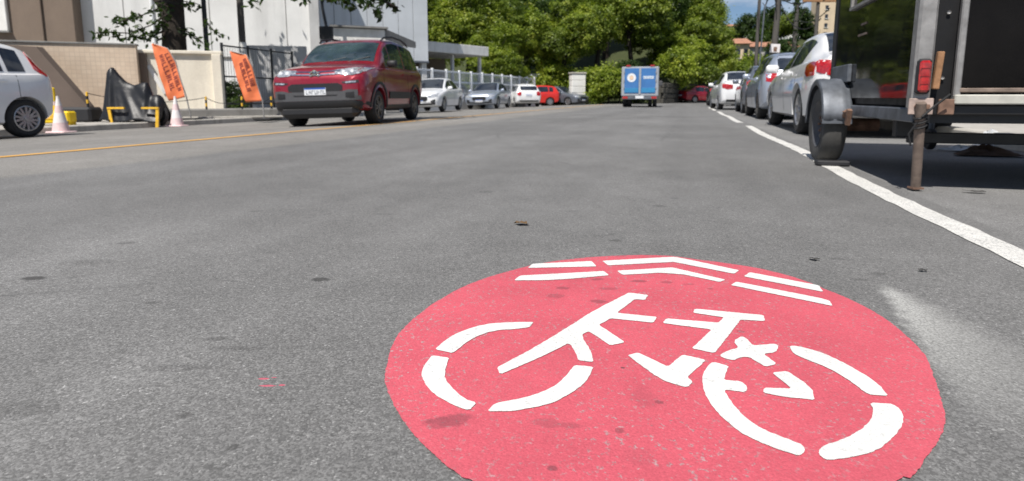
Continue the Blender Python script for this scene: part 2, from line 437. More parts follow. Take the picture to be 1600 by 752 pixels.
t = NT('lens_red'); t.set(Base_Color=t.ramp(t.noise(40, 2), [(0.3, (0.26, 0.004, 0.006)), (0.7, (0.50, 0.012, 0.014))]), Roughness=0.1, Specular_IOR_Level=0.7, Coat_Weight=1.0); M['lens_red'] = t.m
t = NT('lens_clear'); t.set(Base_Color=t.ramp(t.noise(26, 2), [(0.35, (0.25, 0.27, 0.30)), (0.65, (0.8, 0.82, 0.85))]), Roughness=0.08, Metallic=0.5, Coat_Weight=1.0); M['lens_clear'] = t.m

# wall tile grid: recess too fine to pick apart from this distance
t = NT('small_tile'); br = t.n('TexBrick'); br.offset = 0.0
for k, v in (('Scale', 1.0), ('Mortar Size', 0.006), ('Brick Width', 0.11), ('Row Height', 0.11)): br.inputs[k].default_value = v
br.inputs['Color1'].default_value = (0.66, 0.53, 0.40, 1); br.inputs['Color2'].default_value = (0.60, 0.47, 0.35, 1); br.inputs['Mortar'].default_value = (0.52, 0.41, 0.31, 1)
t.l(t.tc.outputs['Object'], br.inputs['Vector'])
cc = t.mix(1.0, br.outputs['Color'], t.ramp(t.noise(1.2, 5), [(0.3, 0.86), (0.7, 1.1)]), 'MULTIPLY')
t.set(Base_Color=cc, Roughness=0.6); M['small_tile'] = t.m
# ------------------------------------------------------------------ mesh helpers
class MB:
    def __init__(s):
        s.v, s.f = [], []
    def add(s, vs, fs):
        b = len(s.v)
        s.v += [tuple(p) for p in vs]
        s.f += [tuple(i + b for i in f) for f in fs]
        return s
    def box(s, c, d, rz=0.0, rx=0.0, ry=0.0, ch=0.0):
        x, y, z = d[0] / 2, d[1] / 2, d[2] / 2
        m = Matrix.Translation(c) @ Matrix.Rotation(rz, 4, 'Z') @ Matrix.Rotation(ry, 4, 'Y') @ Matrix.Rotation(rx, 4, 'X')
        if ch > 0:                                             # chamfered along every edge: a real bevel
            k = min(ch, x * .9, y * .9, z * .9)
            bm = bmesh.new()
            bmesh.ops.create_cube(bm, size=1.0)
            for q in bm.verts: q.co = Vector((q.co.x * 2 * x, q.co.y * 2 * y, q.co.z * 2 * z))
            bmesh.ops.bevel(bm, geom=bm.edges[:], offset=k, segments=1, affect='EDGES')
            bm.verts.index_update()
            vs = [m @ q.co for q in bm.verts]; fs = [[q.index for q in f.verts] for f in bm.faces]
            bm.free()
            return s.add(vs, fs)
        vs = [m @ Vector((a * x, b * y, e * z)) for e in (-1, 1) for b in (-1, 1) for a in (-1, 1)]
        return s.add(vs, [(0, 2, 3, 1), (4, 5, 7, 6), (0, 1, 5, 4), (1, 3, 7, 5), (3, 2, 6, 7), (2, 0, 4, 6)])
    def bar(s, a, b, w, h, up=(0, 0, 1)):
        a, b = Vector(a), Vector(b)
        d = (b - a).normalized(); u = Vector(up)
        r = d.cross(u)
        if r.length < 1e-4: r = d.cross(Vector((1, 0, 0)))
        r.normalize(); u = r.cross(d)
        vs = [p + r * i * w / 2 + u * j * h / 2 for p in (a, b) for j in (-1, 1) for i in (-1, 1)]
        return s.add(vs, [(0, 1, 3, 2), (4, 6, 7, 5), (0, 4, 5, 1), (1, 5, 7, 3), (3, 7, 6, 2), (2, 6, 4, 0)])
    def tube(s, pts, rad, n=8, cap=True):
        pts = [Vector(p) for p in pts]
        if not isinstance(rad, (list, tuple)): rad = [rad] * len(pts)
        base = len(s.v); ref = None
        for i, p in enumerate(pts):
            d = (pts[min(i + 1, len(pts) - 1)] - pts[max(i - 1, 0)]).normalized()
            if ref is None:
                ref = d.cross(Vector((0, 0, 1)))
                if ref.length < 1e-3: ref = d.cross(Vector((0, 1, 0)))
            ref = (ref - d * ref.dot(d)).normalized()
            w = d.cross(ref)
            for k in range(n):
                a = 2 * pi * k / n
                s.v.append(tuple(p + (ref * cos(a) + w * sin(a)) * rad[i]))
        for i in range(len(pts) - 1):
            for k in range(n):
                q = base + i * n
                s.f.append((q + k, q + (k + 1) % n, q + n + (k + 1) % n, q + n + k))
        if cap:
            s.f.append(tuple(base + k for k in reversed(range(n))))
            s.f.append(tuple(base + (len(pts) - 1) * n + k for k in range(n)))
        return s
    def lathe(s, prof, n=24, axis='Z', c=(0, 0, 0), closed=False):
        base = len(s.v); c = Vector(c)
        for r, z in prof:
            for k in range(n):
                a = 2 * pi * k / n
                p = (r * cos(a), r * sin(a), z)
                if axis == 'Y': p = (p[0], p[2], p[1])
                if axis == 'X': p = (p[2], p[0], p[1])
                s.v.append(tuple(c + Vector(p)))
        m = len(prof)
        for i in range(m if closed else m - 1):
            for k in range(n):
                a, b = base + i * n, base + ((i + 1) % m) * n
                s.f.append((a + k, a + (k + 1) % n, b + (k + 1) % n, b + k))
        return s
    def prism(s, poly, z0, z1):
        n = len(poly)
        vs = [(p[0], p[1], z0) for p in poly] + [(p[0], p[1], z1) for p in poly]
        fs = [tuple(reversed(range(n))), tuple(range(n, 2 * n))] + [(i, (i + 1) % n, n + (i + 1) % n, n + i) for i in range(n)]
        return s.add(vs, fs)
    def wall(s, a, b, z0, z1, th):
        """Upright slab from plan point a to b."""
        a, b = Vector((a[0], a[1], 0)), Vector((b[0], b[1], 0))
        return s.bar(a + Vector((0, 0, (z0 + z1) / 2)), b + Vector((0, 0, (z0 + z1) / 2)), th, z1 - z0)
    def grid(s, rows):
        n, m = len(rows), len(rows[0])
        base = len(s.v)
        for r in rows: s.v += [tuple(p) for p in r]
        for i in range(n - 1):
            for j in range(m - 1):
                q = base + i * m + j
                s.f.append((q, q + 1, q + m + 1, q + m))
        return s
    def mesh(s, name, mat, smooth=None, fix=True):
        me = bpy.data.meshes.new(name)
        me.from_pydata(s.v, [], s.f)
        if fix:
            bm = bmesh.new(); bm.from_mesh(me)
            bmesh.ops.recalc_face_normals(bm, faces=bm.faces)
            bm.to_mesh(me); bm.free()
        if mat: me.materials.append(M[mat])
        if smooth:
            me.polygons.foreach_set('use_smooth', [True] * len(me.polygons))
            me.set_sharp_from_angle(angle=R(smooth))
        me.update()
        return me
    def build(s, name, mat, parent=None, smooth=None, fix=True):
        return link(name, s.mesh(name, mat, smooth, fix), parent)

def link(name, me, parent=None):
    o = bpy.data.objects.new(name, me)
    COL.objects.link(o)
    if parent is not None: o.parent = parent
    return o
def tag(o, label=None, cat=None, group=None, kind=None):
    if label: o['label'] = label
    if cat: o['category'] = cat
    if group: o['group'] = group
    if kind: o['kind'] = kind
    return o
def thing(name, label, cat, loc=(0, 0, 0), rz=0.0, group=None, rx=0.0, ry=0.0):
    o = bpy.data.objects.new(name, None)
    o.empty_display_size = 0.2
    COL.objects.link(o)
    o.location = loc
    o.rotation_euler = (rx, ry, rz)
    return tag(o, label, cat, group)
def copy_tree(o, parent=None):
    c = o.copy(); COL.objects.link(c); c.parent = parent
    for ch in list(o.children): copy_tree(ch, c)
    return c

# ------------------------------------------------------------------ ground
def vline(u):
    """Where the planted bank begins, going away along the street."""
    pts = [(-200, 62), (-40, 58), (-22, 50), (-14, 45), (-8, 41.5), (-4.2, 39.5), (-2.0, 46), (-0.4, 58), (1.2, 74), (6, 88), (40, 70), (300, 70)]
    for (a, b), (c, d) in zip(pts, pts[1:]):
        if a <= u <= c: return b + (d - b) * (u - a) / (c - a)
    return 70
def terrain_z(u, v):
    t = max(0.0, min(1.0, (v - vline(u)) / 60.0))
    h = t * t * (3 - 2 * t) * (15.0 if u < 6 else 13.0)
    return -0.42 + h + 0.25 * t * sin(u * .7) * cos(v * .5) * 3
us = [-420, -260, -170] + [-120 + 4 * i for i in range(0, 71)] + [230, 320, 460]
vs_ = [-300, -150, -60] + [-20 + 4 * i for i in range(0, 66)] + [320, 420, 600, 900]
rows = [[(u, v, terrain_z(u, v)) for u in us] for v in vs_]
tag(MB().grid(rows).build('terrain', 'earth', smooth=60), kind='structure')

rows = []
v = -14.0
prof = [-11.75, -10.6, -9.5, -8.4, -7.4, -6.4, -5.9, -5.5, -5.1, -4.0, -2.5, -1.0, 0.5, 1.15]
while v <= 110:
    # beyond the bank the street bends to the right
    bend = 0.0 if v < 40 else 0.0042 * (v - 40) ** 2
    rows.append([(u + bend, v, road_z(u) + (0.02 if v > 60 else 0.0) * 0) for u in prof])
    v += 2.0
tag(MB().grid(rows).build('road', 'asphalt', smooth=60), kind='structure')
rows = [[(1.1 + (0 if v < 40 else 0.0042 * (v - 40) ** 2), v, -0.004), (3.2 + (0 if v < 40 else 0.0042 * (v - 40) ** 2), v, -0.004)] for v in range(-14, 111, 2)]
tag(MB().grid(rows).build('parking_strip', 'asphalt_parking'), kind='structure')
tag(MB().box((4.75, 33, -0.12), (3.1, 94, 0.5), ch=0.02).build('sidewalk_right', 'concrete'), kind='structure')
k = MB().box((3.1, 33, -0.09), (0.16, 94, 0.46), ch=0.02)
tag(k.build('kerb_right', 'kerb_concrete'), kind='structure')
zs = road_z(-11.6)
tag(MB().prism([(-30, -14), (-11.85, -14), (-11.85, 19), (-12.1, 21), (-30, 21)], -0.5, zs + 0.115).build('sidewalk_left', 'concrete'), kind='structure')
k = MB().box((-11.77, 3.0, zs - 0.10), (0.16, 34, 0.45), ch=0.02)
tag(k.build('kerb_left', 'kerb_concrete'), kind='structure')
# forecourt where the cars park on the left, past the sidewalk
tag(MB().grid([[(-24, 20.9, zs - 0.004), (-11.7, 20.9, zs - 0.004)], [(-24, 52, zs - 0.004), (-11.7, 52, zs - 0.004)]]).build('forecourt', 'asphalt_parking'), kind='structure')

# ------------------------------------------------------------------ road markings
def strip(name, u, w, v0, v1, mat, z, label, wob=0.012, step=0.12, zf=None):
    L, Rr = [], []
    n = max(4, int((v1 - v0) / step))
    for i in range(n + 1):
        v = v0 + (v1 - v0) * i / n
        d = 0.02 * sin(v * 1.3) if wob > 0.01 else 0
        L.append((u - w / 2 + rnd(-wob, wob) * .5 + d, v)); Rr.append((u + w / 2 + rnd(-wob, wob) * .5 + d, v))
    mb = MB().grid([[(a[0], a[1], z + (zf(a[0]) if zf else 0)), (b[0], b[1], z + (zf(b[0]) if zf else 0))] for a, b in zip(L, Rr)])
    return tag(mb.build(name, mat), label, 'road marking')
UW = 1.02
strip('edge_line', UW, 0.112, -6.0, 10.9, 'paint_white_worn', 0.003, 'long solid white edge line running past the trailer wheel')
strip('edge_dash', UW, 0.125, 12.2, 21.5, 'paint_white_worn', 0.003, 'white edge line dash beside the far parked cars')
strip('edge_dash', UW, 0.125, 23.2, 30.0, 'paint_white_worn', 0.003, 'farthest short white edge line dash towards the bend')
strip('centre_line', CROWN_U, 0.13, -6.0, 40.0, 'paint_yellow', 0.005, 'long yellow centre line on the left of the road', 0.008, 0.3, road_z)

PAINT = {
 'chevron_stripe': [
  [(824.8,421.1),(832,414.4),(924,410.3),(932.5,418.7)],
  [(940.8,409.9),(1049.7,403.4),(1060.3,404.4),(1154.9,424.7),(1146.5,430.2),(1052,411.5),(1049.7,411.8),(950.4,417)],
  [(803,440.7),(812.5,433.1),(943.2,425.9),(952,432.6),(867.9,440.3)],
  [(963.6,425.4),(1049.7,420.2),(1052,420.6),(1133.3,439.5),(1125,443.1),(1049.7,427.6),(973,431.9)],
  [(1171.6,427.8),(1279.3,448.5),(1286,458.7),(1162,434.3)],
  [(1150,442.6),(1279.3,467.8),(1296,472.6),(1301,481),(1141.7,448.1)]],
 'fork_and_handlebar': [[(982.7,459.9),(1013,463.7),(1007.8,471.4),(991.8,470.2),(963.6,491.7),(1027,498.2),(1021,507.3),(954,500.5),(936,510.8),(976.7,537.9),(954,543.1),(919.3,520.4),(907.3,527.6),(922.9,550.3),(927.4,569.3),(903,566.4),(902.6,562.3),(894,544.3),(888,539.6),(851,558.7),(781.5,588.6),(776.4,577.9),(809.6,560),(820,555),(879.8,519.2),(925.3,489.3)]],
 'wheel_arc': [
  [(834.4,506),(827.2,514.4),(805.4,517.5),(771.9,519.2),(738.4,531.2),(707.3,555.1),(679.7,549.1),(700,531.2),(724,519.2),(757.5,509.2),(795.8,506.5)],
  [(675,558.7),(701.8,562.4),(693.4,588.1),(699.8,603.4),(725.3,627.7),(744.5,632.8),(733,645.5),(710,637.9),(679.4,621.3),(664,603.4),(657.7,586.8),(664,572.8)],
  [(761,646.8),(772.5,634),(801.9,628.9),(820,625.1),(848,616.2),(871,604.7),(886.4,588.1),(897.9,574),(927.2,576.6),(922.1,590.6),(909.4,607.2),(876.2,627.7),(850.6,637.4),(820,643),(801.9,646.8)],
  [(1114,568.9),(1138.3,575.3),(1130.6,597),(1157.4,599.6),(1167.6,608.5),(1165,616.7),(1130.6,612.3),(1142,631.5),(1162.5,655.7),(1193,676.2),(1234,691.5),(1255.7,700.4),(1257,709.3),(1249,717),(1218.7,708),(1183,694),(1152.3,677.4),(1116.6,645.5),(1100,617.4),(1096.2,595.7),(1102.5,577.9)],
  [(1232.6,545.5),(1238.6,543.1),(1262,547.6),(1288,556),(1313.6,567.7),(1349.4,588),(1372.3,603.4),(1387.6,622.5),(1355.7,620),(1323.8,595.7),(1293.2,577.9),(1260,565.1),(1241,557)],
  [(1359.6,632.8),(1395.3,635.3),(1406.8,644.2),(1411.9,659.6),(1405.5,676.2),(1382.5,700.4),(1357,713.2),(1323.8,720.8),(1293.2,723.4),(1283,719.6),(1277.9,709.3),(1288,700.4),(1316.2,691.5),(1344.2,676.2),(1359.6,662.1),(1364.7,646.8)]],
 'saddle_and_seat_tube': [[(1085.5,485.2),(1193,495.3),(1195,504.9),(1157.3,502.5),(1116.6,555.1),(1080.7,547.9),(1111.8,518),(1040,508.5),(1035.4,507.3),(1041.3,500.6),(1122.6,507.3),(1131,498.9),(1083,491.7)]],
 'down_tube': [[(980.3,558.7),(997,553.9),(1009,560),(1043.4,576.6),(1066.3,557.5),(1103.4,565.9),(1073.2,593.2),(1082.9,599.6),(1074.5,609),(1060,606),(1031.9,597),(983.4,560.5)]],
 'crossed_stay': [[(1123.8,558.7),(1135.7,551.5),(1153.7,546.7),(1145.3,536),(1158.4,528.8),(1165.6,531.2),(1176.4,543.1),(1212.3,540.3),(1217,545.5),(1212.3,553.9),(1193.1,556.3),(1213.6,572.3),(1195.7,576.6),(1170,561.3),(1159.6,561),(1145.3,566.6),(1130,563)]],
 'hub_arrow': [[(1205.9,585.5),(1230.2,583.5),(1268.5,609.8),(1272.8,628.9),(1223.8,623.8),(1191.9,617.4),(1193.2,609.8),(1236.6,611)]],
}
RIM = [(605.6,568.3),(621,526.4),(647.4,498.9),(685.7,471.4),(724,449.8),(757.5,436.7),(798,424.7),(838,414.5),(879.8,408),(939.6,402.4),(1011,400.2),(1050,401.5),(1087.9,407),(1135,413),(1183.6,420.5),(1243,435.5),(1288.7,453.4),(1331.8,471.4),(1379.6,497.7),(1415.5,526.4),(1444.3,556),(1459,593),(1470.6,629),(1476.5,649),(1472,680),(1451.5,710.6),(1420.8,751.5),(727.9,752),(679.4,714.5),(638.5,671),(613,629),(601.5,598.3)]
rim = [gp(*p) for p in RIM]
# the visible rim nearly closes: the part under the lower frame edge follows the conic through the rest
def solve(A, b):
    n = len(b)
    for i in range(n):
        p = max(range(i, n), key=lambda r: abs(A[r][i])); A[i], A[p] = A[p], A[i]; b[i], b[p] = b[p], b[i]
        for r in range(i + 1, n):
            f = A[r][i] / A[i][i]
            for c_ in range(i, n): A[r][c_] -= f * A[i][c_]
            b[r] -= f * b[i]
    x = [0] * n
    for i in reversed(range(n)): x[i] = (b[i] - sum(A[i][c_] * x[c_] for c_ in range(i + 1, n))) / A[i][i]
    return x
mx = sum(p.x for p in rim) / len(rim); my = sum(p.y for p in rim) / len(rim)
ro = [((p.x - mx) ** 2, (p.x - mx) * (p.y - my), (p.y - my) ** 2, p.x - mx, p.y - my) for p in rim]
AA = [[sum(r[i] * r[j] for r in ro) for j in range(5)] for i in range(5)]
q = solve(AA, [sum(r[i] for r in ro) for i in range(5)])
det = 4 * q[0] * q[2] - q[1] ** 2
ex, ey = (-2 * q[2] * q[3] + q[1] * q[4]) / det, (-2 * q[0] * q[4] + q[1] * q[3]) / det
Fc = q[0] * ex * ex + q[1] * ex * ey + q[2] * ey * ey + q[3] * ex + q[4] * ey - 1
def conic_r(a):
    c_, s_ = cos(a), sin(a)
    return sqrt(-Fc / (q[0] * c_ * c_ + q[1] * c_ * s_ + q[2] * s_ * s_))
CXY = Vector((mx + ex, my + ey, 0))
seen = sorted((atan2(p.y - CXY.y, p.x - CXY.x), (p - CXY).length) for p in [Vector((r.x, r.y, 0)) for r in rim])
ratio = [(a, r / conic_r(a)) for a, r in seen]
def rim_r(a):
    for (a0, r0), (a1, r1) in zip(ratio, ratio[1:]):
        if a0 <= a <= a1:
            if a1 - a0 > 0.5: return conic_r(a)
            return conic_r(a) * (r0 + (r1 - r0) * (a - a0) / (a1 - a0))
    return conic_r(a)
disc = MB(); disc.v.append((CXY.x, CXY.y, 0.003)); ND = 720
for i in range(ND):
    a = -pi + 2 * pi * i / ND
    r = rim_r(a) + rnd(-.0008, .0008) + .0006 * sin(a * 61) * sin(a * 23)
    disc.v.append((CXY.x + r * cos(a), CXY.y + r * sin(a), 0.003))
disc.f = [(0, 1 + i, 1 + (i + 1) % ND) for i in range(ND)]
roundel = tag(disc.build('bike_route_roundel', 'paint_red'), 'large red painted disc with a white bicycle and chevrons on the asphalt', 'road marking')
def flat(poly, z):
    pts = [gp(*p) for p in poly]
    for it in range(1):                                      # round the shallow corners, keep the stencil's sharp ones a little soft
        q_ = []
        n = len(pts)
        for i in range(n):
            p0, p1, p2 = pts[i - 1], pts[i], pts[(i + 1) % n]
            d0, d1 = p1 - p0, p2 - p1
            turn = d0.angle(d1) if d0.length > 1e-6 and d1.length > 1e-6 else 0
            k = .25 if turn < R(50) else 0
            c0 = p1 - d0 * k if k else p1 - d0.normalized() * min(.004, d0.length * .3)
            c1 = p1 + d1 * k if k else p1 + d1.normalized() * min(.004, d1.length * .3)
            q_ += [c0, c1] if it == 0 or k else [p1]
        pts = q_
    out = []
    for a, b in zip(pts, pts[1:] + pts[:1]):
        n = max(1, int((b - a).length / 0.006))
        for i in range(n):
            j = 0.0007
            out.append((a.x + (b.x - a.x) * i / n + rnd(-j, j), a.y + (b.y - a.y) * i / n + rnd(-j, j), z))
    return MB().add(out, [tuple(range(len(out)))])
for nm, polys in PAINT.items():
    for p in polys:
        flat(p, 0.0045).build(nm, 'paint_white', roundel)

def blot(name, px, py, rx, ry, mat, label, cat, z=0.006, thick=0.0, rot=0.0, group=None, n=14, base=None):
    """A flat irregular patch or leaf lying on the road; sizes in metres."""
    c = gp(px, py)
    mb = MB(); ring = []
    for i in range(n):
        a = 2 * pi * i / n
        k = rnd(.75, 1.15)
        x, y = rx * k * cos(a), ry * k * sin(a)
        ring.append((x * cos(rot) - y * sin(rot), x * sin(rot) + y * cos(rot)))
    if thick:
        mb.add([(p[0], p[1], rnd(0, thick)) for p in ring] + [(0, 0, thick * .6)], [(i, (i + 1) % n, n) for i in range(n)])
    else:
        mb.add([(p[0], p[1], 0) for p in ring], [tuple(range(n))])
    o = mb.build(name, mat)
    o.location = (c.x, c.y, z + (base if base else 0))
    return tag(o, label, cat, group)
blot('dry_leaf', 815, 352, .030, .022, 'dry_leaf', 'small brown dry leaf on the asphalt behind the red disc', 'leaf', 0.002, 0.014)
blot('dark_leaf', 1272, 407, .016, .010, 'tar', 'small dark curled leaf right behind the red disc', 'leaf', 0.002, 0.010)
blot('dark_leaf', 1441, 425, .013, .008, 'tar', 'tiny dark curled leaf near the white overspray', 'leaf', 0.002, 0.008)
blot('dark_leaf', 1525, 301, .06, .02, 'tar', 'flat dark scrap on the parking strip beside the jack post', 'litter', 0.006, 0.006)
# ------------------------------------------------------------------ cars
ST = {
 'mpv': [(2.12,0.42,0.7,0.79,0.6,0.62,0.52),(2.07,0.34,0.8,0.9,0.74,0.76,0.66),(1.95,0.29,0.88,0.985,0.82,0.85,0.75),(1.7,0.27,0.94,1.04,0.86,0.875,0.77),(1.35,0.26,0.985,1.085,0.87,0.885,0.775),(1.12,0.26,1.005,1.11,0.87,0.885,0.775),(0.75,0.26,1.015,1.36,0.87,0.885,0.75),(0.4,0.26,1.02,1.54,0.87,0.885,0.71),(0.12,0.26,1.02,1.615,0.87,0.885,0.69),(-0.4,0.26,1.025,1.655,0.87,0.885,0.68),(-1.1,0.26,1.03,1.65,0.87,0.885,0.67),(-1.6,0.27,1.04,1.61,0.87,0.88,0.655),(-1.85,0.3,1.05,1.59,0.85,0.87,0.64),(-2.0,0.36,1.05,1.44,0.82,0.85,0.635),(-2.09,0.42,1.02,1.18,0.78,0.81,0.6),(-2.14,0.48,0.92,1.02,0.7,0.72,0.58)],
 'sedan': [(2.12,.36,.58,.66,.55,.58,.48),(2.06,.28,.64,.74,.70,.73,.62),(1.92,.22,.70,.80,.79,.81,.70),(1.6,.20,.76,.865,.83,.845,.72),(1.25,.20,.82,.92,.85,.86,.73),(.98,.20,.86,.955,.85,.86,.73),(.5,.20,.89,1.21,.85,.86,.66),(.15,.20,.90,1.385,.85,.86,.61),(-.2,.20,.91,1.445,.85,.86,.59),(-.6,.2,.92,1.45,.85,.86,.585),(-1.0,.2,.93,1.40,.85,.86,.585),(-1.3,.2,.945,1.28,.85,.855,.61),(-1.65,.21,.96,1.10,.84,.85,.66),(-1.9,.24,.97,1.065,.82,.835,.70),(-2.08,.30,.96,1.05,.78,.80,.68),(-2.15,.40,.88,.97,.68,.70,.6)],
 'hatch': [(1.85,.36,.62,.70,.56,.58,.48),(1.79,.28,.68,.78,.7,.72,.62),(1.65,.22,.75,.85,.77,.79,.68),(1.35,.2,.82,.92,.81,.82,.70),(.95,.2,.88,.975,.82,.83,.70),(.55,.2,.91,1.25,.82,.83,.64),(.25,.2,.92,1.42,.82,.83,.60),(-.1,.2,.93,1.475,.82,.83,.585),(-.8,.2,.95,1.48,.82,.83,.575),(-1.35,.21,.96,1.44,.82,.825,.56),(-1.62,.24,.97,1.36,.80,.815,.56),(-1.78,.30,.97,1.16,.77,.79,.57),(-1.86,.36,.93,1.04,.72,.74,.56),(-1.90,.44,.84,.94,.64,.66,.52)],
}
def pchip(xs, ys, x):
    if x <= xs[0]: return ys[0]
    if x >= xs[-1]: return ys[-1]
    n = len(xs)
    h = [xs[i + 1] - xs[i] for i in range(n - 1)]; d = [(ys[i + 1] - ys[i]) / h[i] for i in range(n - 1)]
    def m(i):
        if i == 0: return d[0]
        if i == n - 1: return d[-1]
        if d[i - 1] * d[i] <= 0: return 0.0
        w1, w2 = 2 * h[i] + h[i - 1], h[i] + 2 * h[i - 1]
        return (w1 + w2) / (w1 / d[i - 1] + w2 / d[i])
    i = max(j for j in range(n - 1) if xs[j] <= x)
    t = (x - xs[i]) / h[i]
    return (ys[i] * (1 + 2 * t) * (1 - t) ** 2 + m(i) * h[i] * t * (1 - t) ** 2 + ys[i + 1] * t * t * (3 - 2 * t) + m(i + 1) * h[i] * t * t * (t - 1))
WHEELS = {}
def wheel_meshes(r, w, rimmat, style):
    key = (r, w, rimmat, style)
    if key in WHEELS: return WHEELS[key]
    k = r * 0.66
    ty = MB().lathe([(k, -w / 2 + .012), (r - .045, -w / 2), (r - .012, -w / 2 + .022), (r, -w / 2 + .05), (r, w / 2 - .05), (r - .012, w / 2 - .022), (r - .045, w / 2), (k, w / 2 - .012), (k - .012, w / 2 - .03), (k - .012, -w / 2 + .03)], 36, 'Y', closed=True)
    rm = MB().lathe([(0.0, -.02), (k - .05, -.02), (k - .02, w / 2 - .055), (k - .012, w / 2 - .03), (k + .002, w / 2 - .010), (k - .012, w / 2 - .006), (k - .03, w / 2 - .03), (k - .05, 0.0), (0.0, 0.0)], 36, 'Y')
    n = 5 if style == 'five' else (7 if style == 'seven' else 10)
    for i in range(n):
        a = 2 * pi * i / n
        for off in ((-.09, .09) if style != 'ten' else (0,)):
            b = a + off
            rm.bar((.03 * cos(b), w / 2 - .032, .03 * sin(b)), ((k - .02) * cos(a + off * 2.3), w / 2 - .028, (k - .02) * sin(a + off * 2.3)), .034, .030, (0, 1, 0))
    rm.lathe([(.0, w / 2 - .008), (.045, w / 2 - .010), (.055, w / 2 - .03), (.055, 0)], 16, 'Y')
    WHEELS[key] = (ty.mesh('tyre', 'rubber', 40), rm.mesh('rim', rimmat, 35))
    return WHEELS[key]

